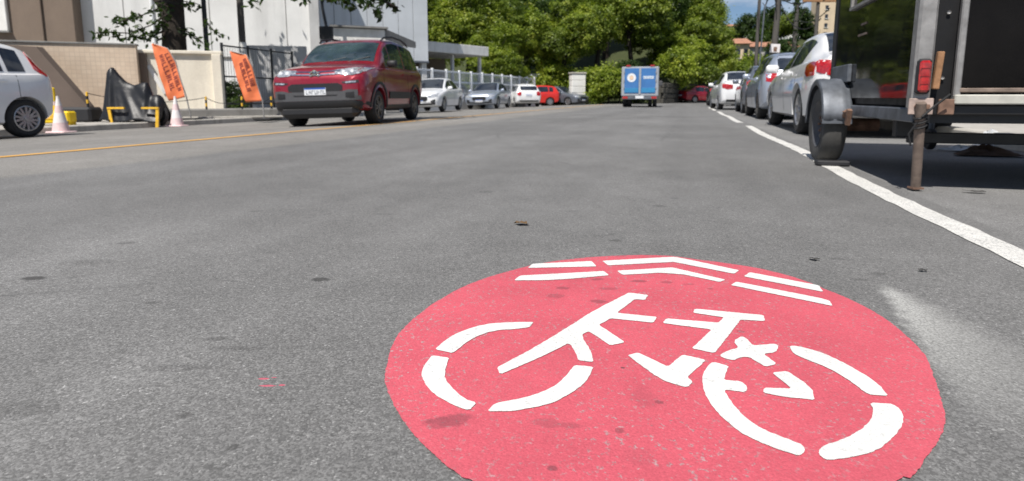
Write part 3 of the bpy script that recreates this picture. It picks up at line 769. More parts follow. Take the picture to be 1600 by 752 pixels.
BODYCACHE = {}
class Car:
    def __init__(s, name, label, style, paint, u, v, rz, L=1.0, W=1.0, H=1.0, wheel=(.31, .2, 'alloy', 'five'), axles=(1.25, -1.25), rx=0.0, z=0.0, group=None, arch=0.045):
        s.root = thing(name, label, 'car', (u, v, z), rz, group, rx)
        s.st = [(a[0] * L, a[1], a[2] * H, a[3] * H, a[4] * W, a[5] * W, a[6] * W) for a in ST[style]][::-1]
        s.xs = [a[0] for a in s.st]; s.style = style; s.paint = paint
        s.W = max(a[5] for a in s.st)
        s.x0, s.x1 = s.xs[0], s.xs[-1]
        r, w, rm, sty = wheel
        key = (style, L, W, H, r, w, axles)
        if key not in BODYCACHE: BODYCACHE[key] = s.body_mesh(r, w, axles, arch)
        me = BODYCACHE[key].copy()
        me.materials.clear(); me.materials.append(M[paint]); me.materials.append(M['underbody'])
        s.body = link('body', me, s.root)
        bm = bmesh.new(); bm.from_mesh(me); s.bvh = BVHTree.FromBMesh(bm); bm.free()
        ty, ri = wheel_meshes(*wheel)
        for ax in axles:
            for sd in (1, -1):
                t = link('wheel', ty, s.root)
                t.location = (ax, sd * (s.W - w / 2 - .012), r)
                if sd < 0: t.rotation_euler = (0, 0, pi)
                link('rim', ri, t)
    def at(s, x):
        return [pchip(s.xs, [a[k] for a in s.st], x) for k in range(1, 7)]
    def body_mesh(s, r, w, axles, arch):
        xs = set()
        for a, b in zip(s.xs, s.xs[1:]):
            n = 5 if b - a > .2 else 3
            for i in range(n): xs.add(a + (b - a) * i / n)
        xs = sorted(xs) + [s.x1]
        mb = MB(); rings = []
        for x in xs:
            zl, zb, zt, wl, wb, wt = s.at(x)
            wm = max(wl, wb) + .012
            h = zb - zl
            p = [(0, zl), (wl * .55, zl), (wl * .92, zl + .012), (wl - .004, zl + .05), (wl, zl + .11 * min(1, h / .4)), (wm, zl + .42 * h), (wm + .006, zl + .62 * h), (wb + .012, zl + .80 * h), (wb, zl + .91 * h), (wb - .022, zb - .008), (wb - .055, zb + .010)]
            g0, g1 = (wb - .055, zb + .010), (wt + .012, zt - .078)
            for k in (.33, .66): p.append((g0[0] + (g1[0] - g0[0]) * k + .012 * sin(pi * k), g0[1] + (g1[1] - g0[1]) * k))
            p += [g1, (wt - .018, zt - .042), (wt - .07, zt - .018), (wt - .17, zt - .003), (wt * .45, zt + .010), (0, zt + .014)]
            rings.append([(x, a, b) for a, b in p] + [(x, -a, b) for a, b in reversed(p[1:-1])])
        m = len(rings[0])
        for ring in rings: mb.v += ring
        for i in range(len(rings) - 1):
            for j in range(m):
                mb.f.append((i * m + j, i * m + (j + 1) % m, (i + 1) * m + (j + 1) % m, (i + 1) * m + j))
        mb.f += [tuple(range(m)), tuple((len(rings) - 1) * m + j for j in reversed(range(m)))]
        o = mb.build('body', 'underbody', None, 30)
        cut = MB()
        for ax in axles:
            for sd in (1, -1):
                n = 32; R_ = r + arch
                for y in (sd * (s.W - w - .09), sd * (s.W + .4)):
                    cut.v += [(ax + R_ * cos(2 * pi * k / n), y, r + R_ * sin(2 * pi * k / n)) for k in range(n)]
                b = len(cut.v) - 2 * n
                cut.f += [(b + k, b + (k + 1) % n, b + n + (k + 1) % n, b + n + k) for k in range(n)] + [tuple(b + k for k in reversed(range(n))), tuple(b + n + k for k in range(n))]
        co = cut.build('cutter', 'underbody')
        o.data.materials.append(M['underbody'])
        co.data.materials.clear(); co.data.materials.append(M['rubber'])
        md = o.modifiers.new('b', 'BOOLEAN'); md.operation = 'DIFFERENCE'; md.solver = 'EXACT'; md.object = co
        try: md.material_mode = 'TRANSFER'
        except Exception: pass
        dg = bpy.context.evaluated_depsgraph_get()
        me = bpy.data.meshes.new_from_object(o.evaluated_get(dg))
        bpy.data.objects.remove(o); bpy.data.objects.remove(co)
        # slot 0 paint, slot 1 dark underside and wheel housings
        names = [m_.name if m_ else '' for m_ in me.materials]
        for p in me.polygons:
            dark = names[p.material_index] == 'rubber' if p.material_index < len(names) else False
            p.material_index = 1 if dark or p.normal.z < -.8 else 0
        me.polygons.foreach_set('use_smooth', [True] * len(me.polygons))
        me.set_sharp_from_angle(angle=R(32))
        return me
    # ---- patches laid on the body
    def proj(s, grid, d, name, mat, parent=None, off=.005, skirt=.012, sm=True):
        d = Vector(d); P = []; N = []
        for row in grid:
            pr, nr = [], []
            for q in row:
                loc, nor, idx, dist = s.bvh.ray_cast(Vector(q), d)
                if loc is None: pr.append(None); nr.append(None); continue
                if nor.dot(d) > 0: nor = -nor
                pr.append(loc + nor * off); nr.append(nor)
            P.append(pr); N.append(nr)
        mb = MB(); n, m = len(P), len(P[0]); idx = {}
        for i in range(n):
            for j in range(m):
                if P[i][j] is not None: idx[i, j] = len(mb.v); mb.v.append(tuple(P[i][j]))
        used = {}
        for i in range(n - 1):
            for j in range(m - 1):
                k = [(i, j), (i, j + 1), (i + 1, j + 1), (i + 1, j)]
                if all(q in idx for q in k):
                    f = tuple(idx[q] for q in k); mb.f.append(f)
                    for a, b in zip(k, k[1:] + k[:1]): used[(a, b)] = 1
        for (a, b) in list(used):
            if (b, a) not in used:                          # border: turn the edge down into the body
                v0 = Vector(mb.v[idx[a]]) - N[a[0]][a[1]] * skirt; v1 = Vector(mb.v[idx[b]]) - N[b[0]][b[1]] * skirt
                q = len(mb.v); mb.v += [tuple(v0), tuple(v1)]
                mb.f.append((idx[b], idx[a], q, q + 1))
        if not mb.f: return None
        return mb.build(name, mat, parent or s.root, 40 if sm else None)
    def side(s, sd, cols, name, mat, parent=None, rows=5, off=.005):
        g = [[(x, sd * 3, lo + (hi - lo) * k / rows) for k in range(rows + 1)] for x, lo, hi in cols]
        return s.proj(g, (0, -sd, 0), name, mat, parent, off)
    def end(s, e, cols, name, mat, parent=None, rows=4, off=.005, fine=True):
        if fine:                                             # resample columns so that the patch follows the curve
            c2 = []
            for a, b in zip(cols, cols[1:]):
                n = max(1, int(abs(b[0] - a[0]) / .06))
                c2 += [tuple(a[k] + (b[k] - a[k]) * i / n for k in range(3)) for i in range(n)]
            cols = c2 + [cols[-1]]
        g = [[(e * 4, y, lo + (hi - lo) * k / rows) for k in range(rows + 1)] for y, lo, hi in cols]
        return s.proj(g, (-e, 0, 0), name, mat, parent, off)
    def top(s, xa, xb, inset, name, mat, n=10, off=.005, ny=12):
        g = []
        for i in range(n + 1):
            x = xa + (xb - xa) * i / n
            w = s.at(x)[5] - inset
            g.append([(x, -w + 2 * w * j / ny, 4) for j in range(ny + 1)])
        return s.proj(g, (0, 0, -1), name, mat, None, off)
    def winband(s, xa, xb, lo=.045, hi=.10, n=8):
        out = []
        for i in range(n + 1):
            x = xa + (xb - xa) * i / n
            zl, zb, zt, wl, wb, wt = s.at(x)
            out.append((x, zb + lo, max(zb + lo + .01, zt - hi)))
        return out
    def arch_trim(s, ax, r, sd, mat, w=.07):
        g = []
        for i in range(25):
            a = R(-18) + R(216) * i / 24
            g.append([(ax + (r + k) * cos(a), sd * 3, max(.2, s.wz + (r + k) * sin(a))) for k in (.0, w * .5, w)])
        return s.proj(g, (0, -sd, 0), 'wheel_arch_trim', mat, None, .016, .03)
    def std(s, wins, glass='glass_dark', ws=None, rear=None, head=None, tail=None, plate=(True, True), handles=(), mirror=None, lower=True, seams=()):
        for sd in (1, -1):
            for a, b in wins:
                w = s.side(sd, s.winband(a, b), 'side_window', glass)
            for x in seams:
                zl, zb, zt, *_ = s.at(x)
                s.side(sd, [(x - .004, zl + .1, zb - .01), (x + .004, zl + .1, zb - .01)], 'door_seam', 'underbody', None, 8, .002)
            for x in handles:
                zb = s.at(x)[1]
                s.side(sd, [(x - .09, zb - .115, zb - .085), (x + .09, zb - .115, zb - .085)], 'door_handle', s.paint, None, 1, .03)
            if mirror is not None:
                zl, zb, zt, wl, wb, wt = s.at(mirror)
                m = MB().box((mirror, sd * (wb + .075), zb + .10), (.11, .20, .135), ch=.03)
                m.bar((mirror + .02, sd * (wb - .06), zb + .045), (mirror, sd * (wb + .03), zb + .07), .05, .03)
                o = m.build('wing_mirror', s.mirror_mat if hasattr(s, 'mirror_mat') else s.paint, s.root, 50)
        if ws: s.top(ws[0], ws[1], .055, 'windscreen', glass)
        if rear:
            if rear[0] == 'top': s.top(rear[1], rear[2], .07, 'rear_window', glass)
            else:
                y = rear[3]
                s.end(-1, [(-y, rear[1], rear[2] - .04), (-y + .05, rear[1], rear[2]), (y - .05, rear[1], rear[2]), (y, rear[1], rear[2] - .04)], 'rear_window', glass)
        if head:
            for sd in (1, -1): s.end(1, [(sd * y, a, b) for y, a, b in head], 'headlight', 'lens_clear', off=.010)
        if tail:
            for sd in (1, -1): s.end(-1, [(sd * y, a, b) for y, a, b in tail], 'tail_light', 'lens_red', off=.010)
        if lower:
            zl = s.at(s.x1 - .1)[0]
            s.end(1, [(-s.W * .8, zl + .04, zl + .14), (s.W * .8, zl + .04, zl + .14)], 'lower_grille', 'black_plastic', rows=2)
            zl = s.at(s.x0 + .1)[0]
            s.end(-1, [(-s.W * .75, zl + .03, zl + .12), (s.W * .75, zl + .03, zl + .12)], 'rear_valance', 'black_plastic', rows=2)
    def plate(s, e, z, y=0, w=.40, h=.13):
        g = [[(e * 4, y - w / 2 + w * i / 4, z - h / 2 + h * k / 2) for k in range(3)] for i in range(5)]
        x = max((s.bvh.ray_cast(Vector(q), Vector((-e, 0, 0)))[0] or Vector((e * s.x1 if e > 0 else s.x0, 0, 0))).x * e for r_ in g for q in r_) * e
        p = MB().box((x + e * .012, y, z), (.014, w, h), ch=.004).build('license_plate', 'plate_white', s.root)
        MB().box((x + e * .020, y, z + h * .40), (.003, w * .97, h * .2)).build('plate_band', 'plate_blue', p)
        m = MB()
        for i in range(7):                                   # characters too small to read from here
            yy = y - w * .40 + i * w * .133
            m.box((x + e * .020, yy, z - h * .10), (.003, w * .022, h * .52)).box((x + e * .020, yy + w * .045, z - h * .10 + (i % 3 - 1) * h * .2), (.003, w * .068, h * .10))
            if i % 2: m.box((x + e * .020, yy + w * .08, z - h * .10), (.003, w * .022, h * .52))
        m.build('plate_characters', 'plate_ink', p)

def heading_along(): return pi / 2          # driving away from the camera
def heading_back(): return -pi / 2          # facing the camera

# ---- red people carrier on the left lane (the largest car)
c = Car('red_people_carrier', 'red high-roofed people carrier with black lower bumper facing the camera', 'mpv', 'red_paint', -6.72, 10.98, -pi / 2 + R(11), 1.0, 1.0, 1.06, (.335, .215, 'alloy_dark', 'five'), (1.27, -1.27), 0.03, road_z(-6.95), arch=.04)
c.mirror_mat = 'black_plastic'; c.wz = .335
c.std([(.62, .30), (.24, -.62), (-.72, -1.42), (-1.50, -1.83)], 'glass_tint', (1.02, .40), ('end', 1.12, 1.48, .60), None, None, handles=(-.35, -1.05), mirror=.62, lower=False, seams=(.98, -.67, -1.5))
for sd in (1, -1):
    h = c.end(1, [(sd * .36, .959, 1.012), (sd * .50, .917, 1.023), (sd * .66, .912, 1.044), (sd * .78, .938, 1.060), (sd * .835, .986, 1.065)], 'headlight', 'lens_clear', off=.012)
    for y, z in ((.52, .970), (.665, .980)):
        loc = c.bvh.ray_cast(Vector((4, sd * y, z)), Vector((-1, 0, 0)))[0]
        MB().lathe([(0, .03), (.030, .028), (.036, .012), (.036, -.02)], 14, 'X', (loc.x, sd * y, z)).build('headlight_bulb', 'lamp_white', h)
    c.end(1, [(sd * .50, .779, .800), (sd * .60, .758, .811), (sd * .78, .779, .827)], 'fog_light_slot', 'black_plastic')
    c.end(1, [(sd * .56, .772, .797), (sd * .74, .782, .808)], 'daytime_light', 'lens_clear', off=.012)
    b = c.end(1, [(sd * .40, .503, .567), (sd * .50, .498, .636), (sd * .62, .488, .663), (sd * .76, .477, .657)], 'bumper_corner', 'grey_plastic', off=.018)
    c.end(1, [(sd * .56, .525, .609), (sd * .70, .525, .620)], 'bumper_opening', 'black_plastic', off=.026)
    for ax in (1.27, -1.27): c.arch_trim(ax, .372, sd, 'black_plastic', .105)
    c.side(sd, [(x, .29, .37) for x in (.86, .5, 0, -.5, -.86)], 'sill_trim', 'black_plastic', None, 2, .014)
    c.side(sd, [(x, .49, .63) for x in (.70, .3, 0, -.3, -.80)], 'door_moulding', 'black_plastic', None, 2, .018)
    pts = [(.30, sd * .65, 1.672), (.16, sd * .665, 1.74), (-.4, sd * .66, 1.81), (-1.1, sd * .65, 1.81), (-1.55, sd * .635, 1.755), (-1.7, sd * .625, 1.695)]
    MB().tube(pts, [.016, .022, .022, .022, .022, .016], 8).build('roof_rail', 'black_plastic', c.root, 50)
    c.end(-1, [(sd * .70, 1.007, 1.325), (sd * .80, .986, 1.378)], 'tail_light', 'lens_red')
c.end(1, [(-.50, .657, .742), (-.42, .636, .779), (.42, .636, .779), (.50, .657, .742)], 'upper_grille', 'black_plastic', off=.012)
c.end(1, [(-.48, .578, .636), (.48, .578, .636)], 'grille_bar', 'grey_plastic', off=.012)
for z in (.92, .97): c.end(1, [(-.46, z + .012, z + .034), (-.16, z, z + .022), (0, z - .008, z + .016), (.16, z, z + .022), (.46, z + .012, z + .034)], 'chrome_bar', 'chrome', off=.014, rows=1)
xf = c.bvh.ray_cast(Vector((4, 0, .95)), Vector((-1, 0, 0)))[0].x
em = MB()
for z in (.907, .96):                                      # the double chevron between the lamps
    em.bar((xf + .022, -.085, z), (xf + .028, 0, z + .052), .022, .024, (1, 0, 0)).bar((xf + .028, 0, z + .052), (xf + .022, .085, z), .022, .024, (1, 0, 0))
em.build('chevron_emblem', 'chrome', c.root)
c.end(1, [(-.80, .477, .551), (-.5, .477, .551), (.5, .477, .551), (.80, .477, .551)], 'bumper_bar', 'grey_plastic', off=.020)
c.end(1, [(-.86, .36, .44), (-.7, .30, .475), (.7, .30, .475), (.86, .36, .44)], 'lower_bumper', 'black_plastic', off=.018)
c.end(1, [(-.60, .535, .60), (.60, .535, .60)], 'bumper_recess', 'black_plastic', off=.010)
MB().box((1.93, 0, .29), (.34, 1.44, .24), ch=.08).build('skid_plate', 'black_plastic', c.root)
c.plate(1, .64)
for z in (.8,): pass
MB().box((1.2, .0, 1.16), (.02, .02, .02)).build('washer_nozzle', 'black_plastic', c.root)
for sd in (0.08, -.42):
    MB().tube([(1.06, sd, 1.19), (.98, sd + .35, 1.27), (.93, sd + .55, 1.31)], .009, 5).build('wiper', 'black_plastic', c.root)
for sd in (.37, -.37):                                      # seats read through the screen
    pass

# ---- hatchback cut by the left picture edge
c = Car('silver_hatchback', 'pale silver hatchback cut off by the left picture edge, rear wheel showing', 'hatch', 'silver_paint', -10.75, 5.35, -pi / 2 + R(3), .90, 1.0, 1.03, (.30, .19, 'alloy', 'seven'), (1.18, -1.18), 0.03, road_z(-10.75))
c.std([(.45, -.22), (-.30, -.95), (-1.02, -1.28)], 'glass_dark', (.80, .28), ('end', 1.08, 1.40, .55), [(.42, .66, .76), (.74, .68, .80)], None, handles=(-.1, -.85), mirror=.5, seams=(.85, -.26, -1.1))
for sd in (1, -1):
    c.side(sd, [(-1.44, 1.08, 1.36), (-1.49, 1.03, 1.34), (-1.545, .99, 1.24), (-1.595, .96, 1.12)], 'tail_light', 'lens_red', off=.012)
c.plate(-1, .72)

# ---- the left row of parked cars
def sedan(name, label, paint, u, v, rz, L=1.0, W=1.0, H=1.0, glass='glass_dark', rx=0.0, z=0.0, wheel=(.31, .2, 'alloy', 'five'), detail=True, rear_plate=False):
    c = Car(name, label, 'sedan', paint, u, v, rz, L, W, H, wheel, (1.28 * L, -1.28 * L), rx, z)
    c.std([(.62 * L, -.20 * L), (-.27 * L, -1.10 * L)], glass, (.90 * L, .12 * L), ('top', -.98 * L, -1.60 * L),
          [(.40, .60 * H, .67 * H), (.60, .585 * H, .72 * H), (.78, .63 * H, .76 * H)], [(.44, .78 * H, .92 * H), (.62, .75 * H, .95 * H), (.79, .80 * H, .96 * H), (.825, .82 * H, .94 * H)],
          handles=(-.05 * L, -.95 * L), mirror=.62 * L, seams=(.92 * L, -.23 * L, -1.12 * L))
    c.end(1, [(-.38, .50 * H, .62 * H), (-.30, .44 * H, .64 * H), (.30, .44 * H, .64 * H), (.38, .50 * H, .62 * H)], 'grille', 'black_plastic', off=.012)
    for sd in (1, -1): c.end(1, [(sd * .52, .40 * H, .46 * H), (sd * .70, .42 * H, .52 * H)], 'fog_light', 'black_plastic', off=.01)
    c.plate(1, .42 * H); c.plate(-1, .66 * H)
    return c
def hatch(name, label, paint, u, v, rz, L=1.0, W=1.0, H=1.0, rx=0.0, z=0.0, tail=((.50, .80, .95), (.62, .80, .99), (.75, .82, .99)), wheel=(.30, .19, 'alloy', 'seven')):
    c = Car(name, label, 'hatch', paint, u, v, rz, L, W, H, wheel, (1.18 * L, -1.18 * L), rx, z)
    c.std([(.52 * L, -.22 * L), (-.30 * L, -1.05 * L), (-1.12 * L, -1.42 * L)], 'glass_dark', (.88 * L, .30 * L), ('end', 1.06 * H, 1.39 * H, .54),
          [(.40, .64 * H, .70 * H), (.58, .63 * H, .75 * H), (.74, .67 * H, .79 * H)], [(y, a * H, b * H) for y, a, b in tail], handles=(-.1 * L, -.85 * L), mirror=.5 * L, seams=(.85 * L, -.26 * L, -1.1 * L))
    c.end(1, [(-.36, .46 * H, .60 * H), (.36, .46 * H, .60 * H)], 'grille', 'black_plastic', off=.012)
    c.plate(-1, .72 * H)
    return c
zL = road_z(-9.6)
sedan('white_sedan', 'white sedan facing the camera, parked just behind the red people carrier', 'white_paint', -10.75, 23.7, -pi / 2 + R(7), rx=.03, z=zL)
sedan('silver_blue_sedan', 'silver sedan with bluish bonnet, parked facing the camera beyond the white sedan', 'bluish_paint', -10.75, 31.2, -pi / 2 + R(4), rx=.03, z=zL)
hatch('grey_hatchback', 'grey hatchback half hidden between the white and the silver sedans', 'grey_paint', -13.2, 30.6, -pi / 2, z=zL)
hatch('white_hatchback', 'white hatchback parked tail-on with dark tail beyond the silver sedan', 'white_paint', -10.6, 37.6, R(118), z=zL, tail=((.50, .74, .95), (.62, .70, .99), (.75, .75, .99)))
hatch('red_hatchback', 'bright red hatchback in the left row beside the stone gate pillar', 'bright_red_paint', -11.0, 41.6, R(205), z=zL)
sedan('dark_sedan', 'dark grey car in front of the stone gate pillar, nose to the road', 'grey_paint', -9.2, 43.2, R(-25), z=zL)

# ---- the right row, tails towards the camera
c = sedan('silver_sedan', 'large silver sedan parked tail-on directly ahead of the black trailer', 'silver_paint', 2.32, 10.15, pi / 2, 1.07, 1.03, .98, wheel=(.325, .215, 'alloy', 'five'), z=.004)
for sd in (1, -1):
    c.side(sd, [(-1.86, .80, .90), (-1.98, .75, .925), (-2.10, .755, .93), (-2.2, .76, .92)], 'tail_light_wrap', 'lens_red', off=.012)
hatch('silver_crossover', 'silver compact crossover with tall red tail light parked ahead of the silver sedan', 'bluish_paint', 2.40, 15.9, pi / 2, 1.1, 1.04, 1.02, z=.004, tail=((.56, .86, 1.0), (.66, .80, 1.10), (.77, .82, 1.10)), wheel=(.33, .215, 'alloy_dark', 'five'))
hatch('dark_grey_hatchback', 'dark grey hatchback squeezed between the crossover and the white sedan', 'grey_paint', 2.45, 20.8, pi / 2, z=.004)
sedan('white_tail_on_sedan', 'white sedan seen tail-on at the far end of the right row', 'white_paint', 1.95, 26.2, pi / 2 + R(4), 1.0, 1.03, 1.05, z=.004)
hatch('black_hatchback', 'small black hatchback beyond the white tail-on sedan', 'black_paint', 1.95, 37.0, pi / 2, z=.004)
sedan('shaded_red_car', 'red car under the trees at the road bend', 'red_paint', 1.1, 53.5, pi / 2 - R(52), z=.01)

# ---- blue box van driving away
V = thing('blue_box_van', 'small white box van with blue rear doors driving away down the road', 'van', (-2.38, 31.2, 0), pi / 2 + R(3))
MB().box((-.35, 0, 1.27), (2.7, 1.80, 1.44), ch=.03).build('cargo_box', 'van_frame', V)
for sd in (1, -1):
    d = MB().box((-1.712, sd * .405, 1.30), (.02, .70, 1.22), ch=.006).build('rear_door', 'blue_panel', V)
    MB().box((-1.728, sd * .405, .84), (.012, .66, .22), ch=.004).build('door_lower_print', 'teal_panel', d)
    for z in (.95, 1.3, 1.7): MB().box((-1.726, sd * .765, z), (.03, .05, .09)).build('hinge', 'aluminium', d)
MB().box((-1.724, 0, 1.29), (.03, .09, 1.30), ch=.008).build('door_bar', 'van_frame', V)
MB().lathe([(0, .004), (.215, .004), (.215, -.004)], 28, 'X', (-1.727, .415, 1.46)).build('round_emblem', 'plate_white', V)
MB().lathe([(0, .004), (.10, .004), (.10, -.004)], 20, 'X', (-1.734, .415, 1.46)).build('emblem_centre', 'orange_print', V)
tx = MB().box((-1.726, -.41, 1.465), (.006, .50, .125)).build('name_strip', 'plate_white', V)
mm = MB()
for i in range(8): mm.box((-1.731, -.62 + i * .06, 1.465), (.004, .028, .06 + .02 * (i % 2)))
mm.build('strip_lettering', 'teal_panel', tx)
for sd in (1, -1):
    MB().box((-1.66, sd * .58, 2.03), (.12, .22, .08), ch=.02).build('roof_beacon', 'lens_red', V)
    MB().box((-1.735, sd * .70, .475), (.05, .26, .11), ch=.01).build('tail_light', 'lens_red', V)
MB().box((-1.70, 0, .46), (.10, 1.72, .15), ch=.02).build('rear_bumper', 'galvanised', V)
MB().box((-1.77, 0, .50), (.02, .40, .13)).build('license_plate', 'plate_white', V)
MB().box((-.35, 0, .46), (2.6, .8, .14)).build('chassis', 'underbody', V)
cab = MB()
sec = [(1.0, .42), (2.15, .42), (2.2, .75), (2.12, 1.0), (1.75, 1.75), (1.6, 1.86), (1.0, 1.86)]
cab.add([(x, y, z) for y in (-.82, .82) for x, z in sec], [tuple(range(7)), tuple(range(13, 6, -1))] + [(i, (i + 1) % 7, 7 + (i + 1) % 7, 7 + i) for i in range(7)])
cab.build('cab', 'white_metal', V)
for sd in (1, -1):
    MB().box((1.45, sd * .823, 1.36), (.62, .01, .5)).build('cab_window', 'glass_dark', V)
    m = MB().box((1.75, sd * 1.02, 1.25), (.08, .2, .28), ch=.03); m.bar((1.75, sd * .8, 1.25), (1.75, sd * .95, 1.25), .03, .03)
    m.build('wing_mirror', 'grey_plastic', V)
    m = MB().box((-.75, sd * .78, .60), (.8, .2, .04)); m.build('mudguard', 'black_plastic', V)
ty, ri = wheel_meshes(.32, .2, 'white_metal', 'ten')
for ax in (1.55, -.95):
    for sd in (1, -1):
        for inner in ((0, 1) if ax < 0 else (0,)):
            t = link('wheel', ty, V); t.location = (ax, sd * (.74 - inner * .23), .32)
            if sd < 0: t.rotation_euler = (0, 0, pi)
            if not inner: link('rim', ri, t)
# ------------------------------------------------------------------ black trailer on the right
TV = 3.55                                                   # its rear face
T = thing('black_trailer', 'glossy black single-axle trailer with grey fender standing at the right picture edge', 'trailer', (1.155, TV, 0))
TW, TL, TB, TH = 2.15, 1.86, 0.445, 2.75
# local: x across (0 = left side), y forward from the rear face, z up
MB().box((TW / 2, TL / 2, (TB + TH) / 2), (TW - .02, TL - .02, TH - TB), ch=.01).build('body_shell', 'matt_black', T)
sp = MB().box((-.004, TL / 2 + .04, (TB + .05 + TH) / 2), (.014, TL - .14, TH - TB - .05)).build('side_panel', 'gloss_black', T)
def tr(u_, v_, z_): return (u_, v_, z_)
# raised frame of the serving hatch on the side
ff = MB()
za, zb_, ya, yb = 1.14, 1.95, .35, 1.38
for a, b in (((-.018, ya, za), (-.018, yb, za)), ((-.018, ya, zb_), (-.018, yb, zb_)), ((-.018, ya, za), (-.018, ya, zb_)), ((-.018, yb, za), (-.018, yb, zb_))): ff.bar(a, b, .035, .02)
ff.build('hatch_frame', 'aluminium', T)
for i in range(2): MB().box((-.014, 1.05 + .02 * i, 1.0 - .07 * i), (.006, .13 + .07 * i, .014)).build('side_lettering', 'weathered_steel', T)
MB().box((.005, -.004, (TB + TH) / 2), (.085, .085, TH - TB + .02), ch=.012).build('corner_post', 'aluminium', T)
MB().box((TW - .005, -.004, (TB + TH) / 2), (.085, .085, TH - TB + .02), ch=.012).build('corner_post', 'aluminium', T)
for p in ((.005, TL), (TW - .005, TL)): MB().box((p[0], p[1], (TB + TH) / 2), (.06, .06, TH - TB + .02), ch=.012).build('corner_post', 'black_steel', T)
# rear wall: frame round a dark door, pale sill below
dr = MB().box((1.14, -.012, 1.50), (1.92, .018, 1.90)).build('rear_door', 'dark_gloss', T)
for x in (.165,): MB().box((x, -.022, 1.50), (.032, .035, 2.0), ch=.006).build('door_frame_post', 'aluminium', T)
MB().box((2.10, -.022, 1.50), (.045, .035, 2.0), ch=.006).build('door_frame_post', 'aluminium', T)
MB().box((1.14, -.020, .535), (1.94, .04, .022), ch=.004).build('door_threshold', 'weathered_steel', T)
MB().box((1.14, -.03, .488), (1.98, .06, .050), ch=.006).build('door_sill', 'pale_steel', T)
MB().box((1.10, -.012, .435), (2.06, .03, .050), ch=.006).build('rear_sill', 'black_steel', T)
for i in range(6): MB().lathe([(0, .006), (.008, .005), (.010, 0)], 8, 'Y', (.105, -.006, .60 + i * .33)).build('rivet', 'aluminium', T)
for b in (0.30,): pass
# tail lamp, wooden batten
lp = MB().box((.0, -.062, .605), (.066, .03, .180), ch=.012).build('lamp_housing', 'black_plastic', T)
ln_ = MB().box((.0, -.080, .605), (.052, .024, .160), ch=.011).build('tail_lamp_lens', 'lens_red', lp)
for i in range(3): MB().box((.0, -.0925, .565 + i * .04), (.044, .003, .004)).build('lens_rib', 'lamp_rib', ln_)
MB().box((.066, -.05, .635), (.030, .030, .19), ry=R(3), ch=.004).build('wooden_batten', 'old_wood', T)
# chassis
MB().box((.02, TL / 2 + .1, .405), (.07, TL + .2, .075), ch=.006).build('side_rail', 'galvanised', T)
MB().box((TW - .02, TL / 2 + .1, .405), (.07, TL + .2, .075), ch=.006).build('side_rail', 'black_steel', T)
for y in (.02, .95, TL): MB().box((TW / 2, y + .03, .395), (TW - .12, .06, .06)).build('cross_member', 'black_steel', T)
rp = MB().box((.005, -.052, .452), (.11, .014, .085), ch=.004).build('bracket_plate', 'primer', T)
for x in (-.015, .03): MB().lathe([(0, -.014), (.013, -.013), (.013, .0)], 6, 'Y', (x, -.060, .452)).build('bolt', 'rusty_steel', rp)
MB().box((.12, -.045, .45), (.07, .02, .08), ch=.004).build('bracket_plate', 'rusty_steel', T)
# low step beam behind, on two legs
MB().box((1.25, .55, .255), (2.2, .05, .065), ch=.005).build('low_beam', 'black_steel', T)
MB().box((.12, .55, .33), (.09, .07, .14), ch=.005).build('beam_hanger', 'black_steel', T)
for x in (1.36, 1.95): MB().tube([(x + .03, 1.72, .42), (x, 1.70, .06), (x, 1.70, .004)], .016, 8).build('support_leg', 'black_steel', T)
# wheel with fender outside the left wall
WY = 1.50; WX = -.10; WR = .290
ty = MB().lathe([(.18, -.07), (.25, -.083), (.274, -.078), (.286, -.06), (WR, -.035), (WR, .035), (.286, .06), (.274, .078), (.25, .083), (.18, .07), (.165, .05), (.165, -.05)], 44, 'X', closed=True)
ty.lathe([(WR + .0015, -.004), (WR + .0015, .004), (WR - .012, .004), (WR - .012, -.004)], 44, 'X', closed=True)
wh = ty.build('wheel', 'tyre_worn', T, 35); wh.location = (WX, WY, WR)
rm = MB().lathe([(0, -.03), (.07, -.035), (.085, -.055), (.13, -.03), (.155, -.05), (.178, -.072), (.178, -.06), (.16, .0), (0, .0)], 32, 'X')
rm.build('rim', 'grey_plastic', wh, 35)
for i in range(5): MB().lathe([(0, -.056), (.010, -.054), (.011, -.03)], 6, 'X', (0, .052 * cos(i * 1.2566), .052 * sin(i * 1.2566))).build('wheel_nut', 'rusty_steel', wh)
wr = MB().lathe([(0.0, -.02), (.05, -.02), (.05, .35), (0, .35)], 12, 'X', (WX, WY, WR)).build('axle_stub', 'rusty_steel', T)
fd = MB(); rows = []
for i in range(21):                                         # rolled sheet following the tyre, with turned-down lips
    a = R(4) + R(180) * i / 20
    r = .318
    q = []
    for x, k in ((-.100, -.035), (-.103, 0), (-.095, .012), (-.055, .016), (-.02, .010), (.025, .016), (.06, .012), (.08, .004), (.095, .004)):
        z = WR + .02 + (r + k) * sin(a)
        q.append((WX + x, WY - (r + k) * cos(a), z))
    rows.append(q)
fd.grid(rows); base = len(fd.v)
fo = fd.build('fender', 'galvanised', T, 40, fix=False)
md = fo.modifiers.new('s', 'SOLIDIFY'); md.thickness = .004
MB().box((WX - .003, WY - .322, .325), (.198, .012, .034), ry=R(0)).build('fender_lip', 'galvanised', T)
MB().box((-.025, WY + .02, .675), (.03, .50, .13), ch=.006).build('tool_box', 'galvanised', T)
sg = MB()
for i in range(3): sg.tube([(-.06, WY - .42 + .05 * i, .40), (-.06, WY - .2, .31 - .02 * i), (-.06, WY, .27 - .02 * i), (-.06, WY + .2, .31 - .02 * i), (-.06, WY + .42 - .05 * i, .40)], .016, 6)
sg.build('leaf_spring', 'rusty_steel', T)
MB().box((-.06, WY - .44, .36), (.03, .04, .11), rx=.35).build('spring_hanger', 'rusty_steel', T)
MB().box((WX - .02, WY - .34, .022), (.22, .10, .036), ch=.008).build('wheel_chock', 'black_plastic', T)
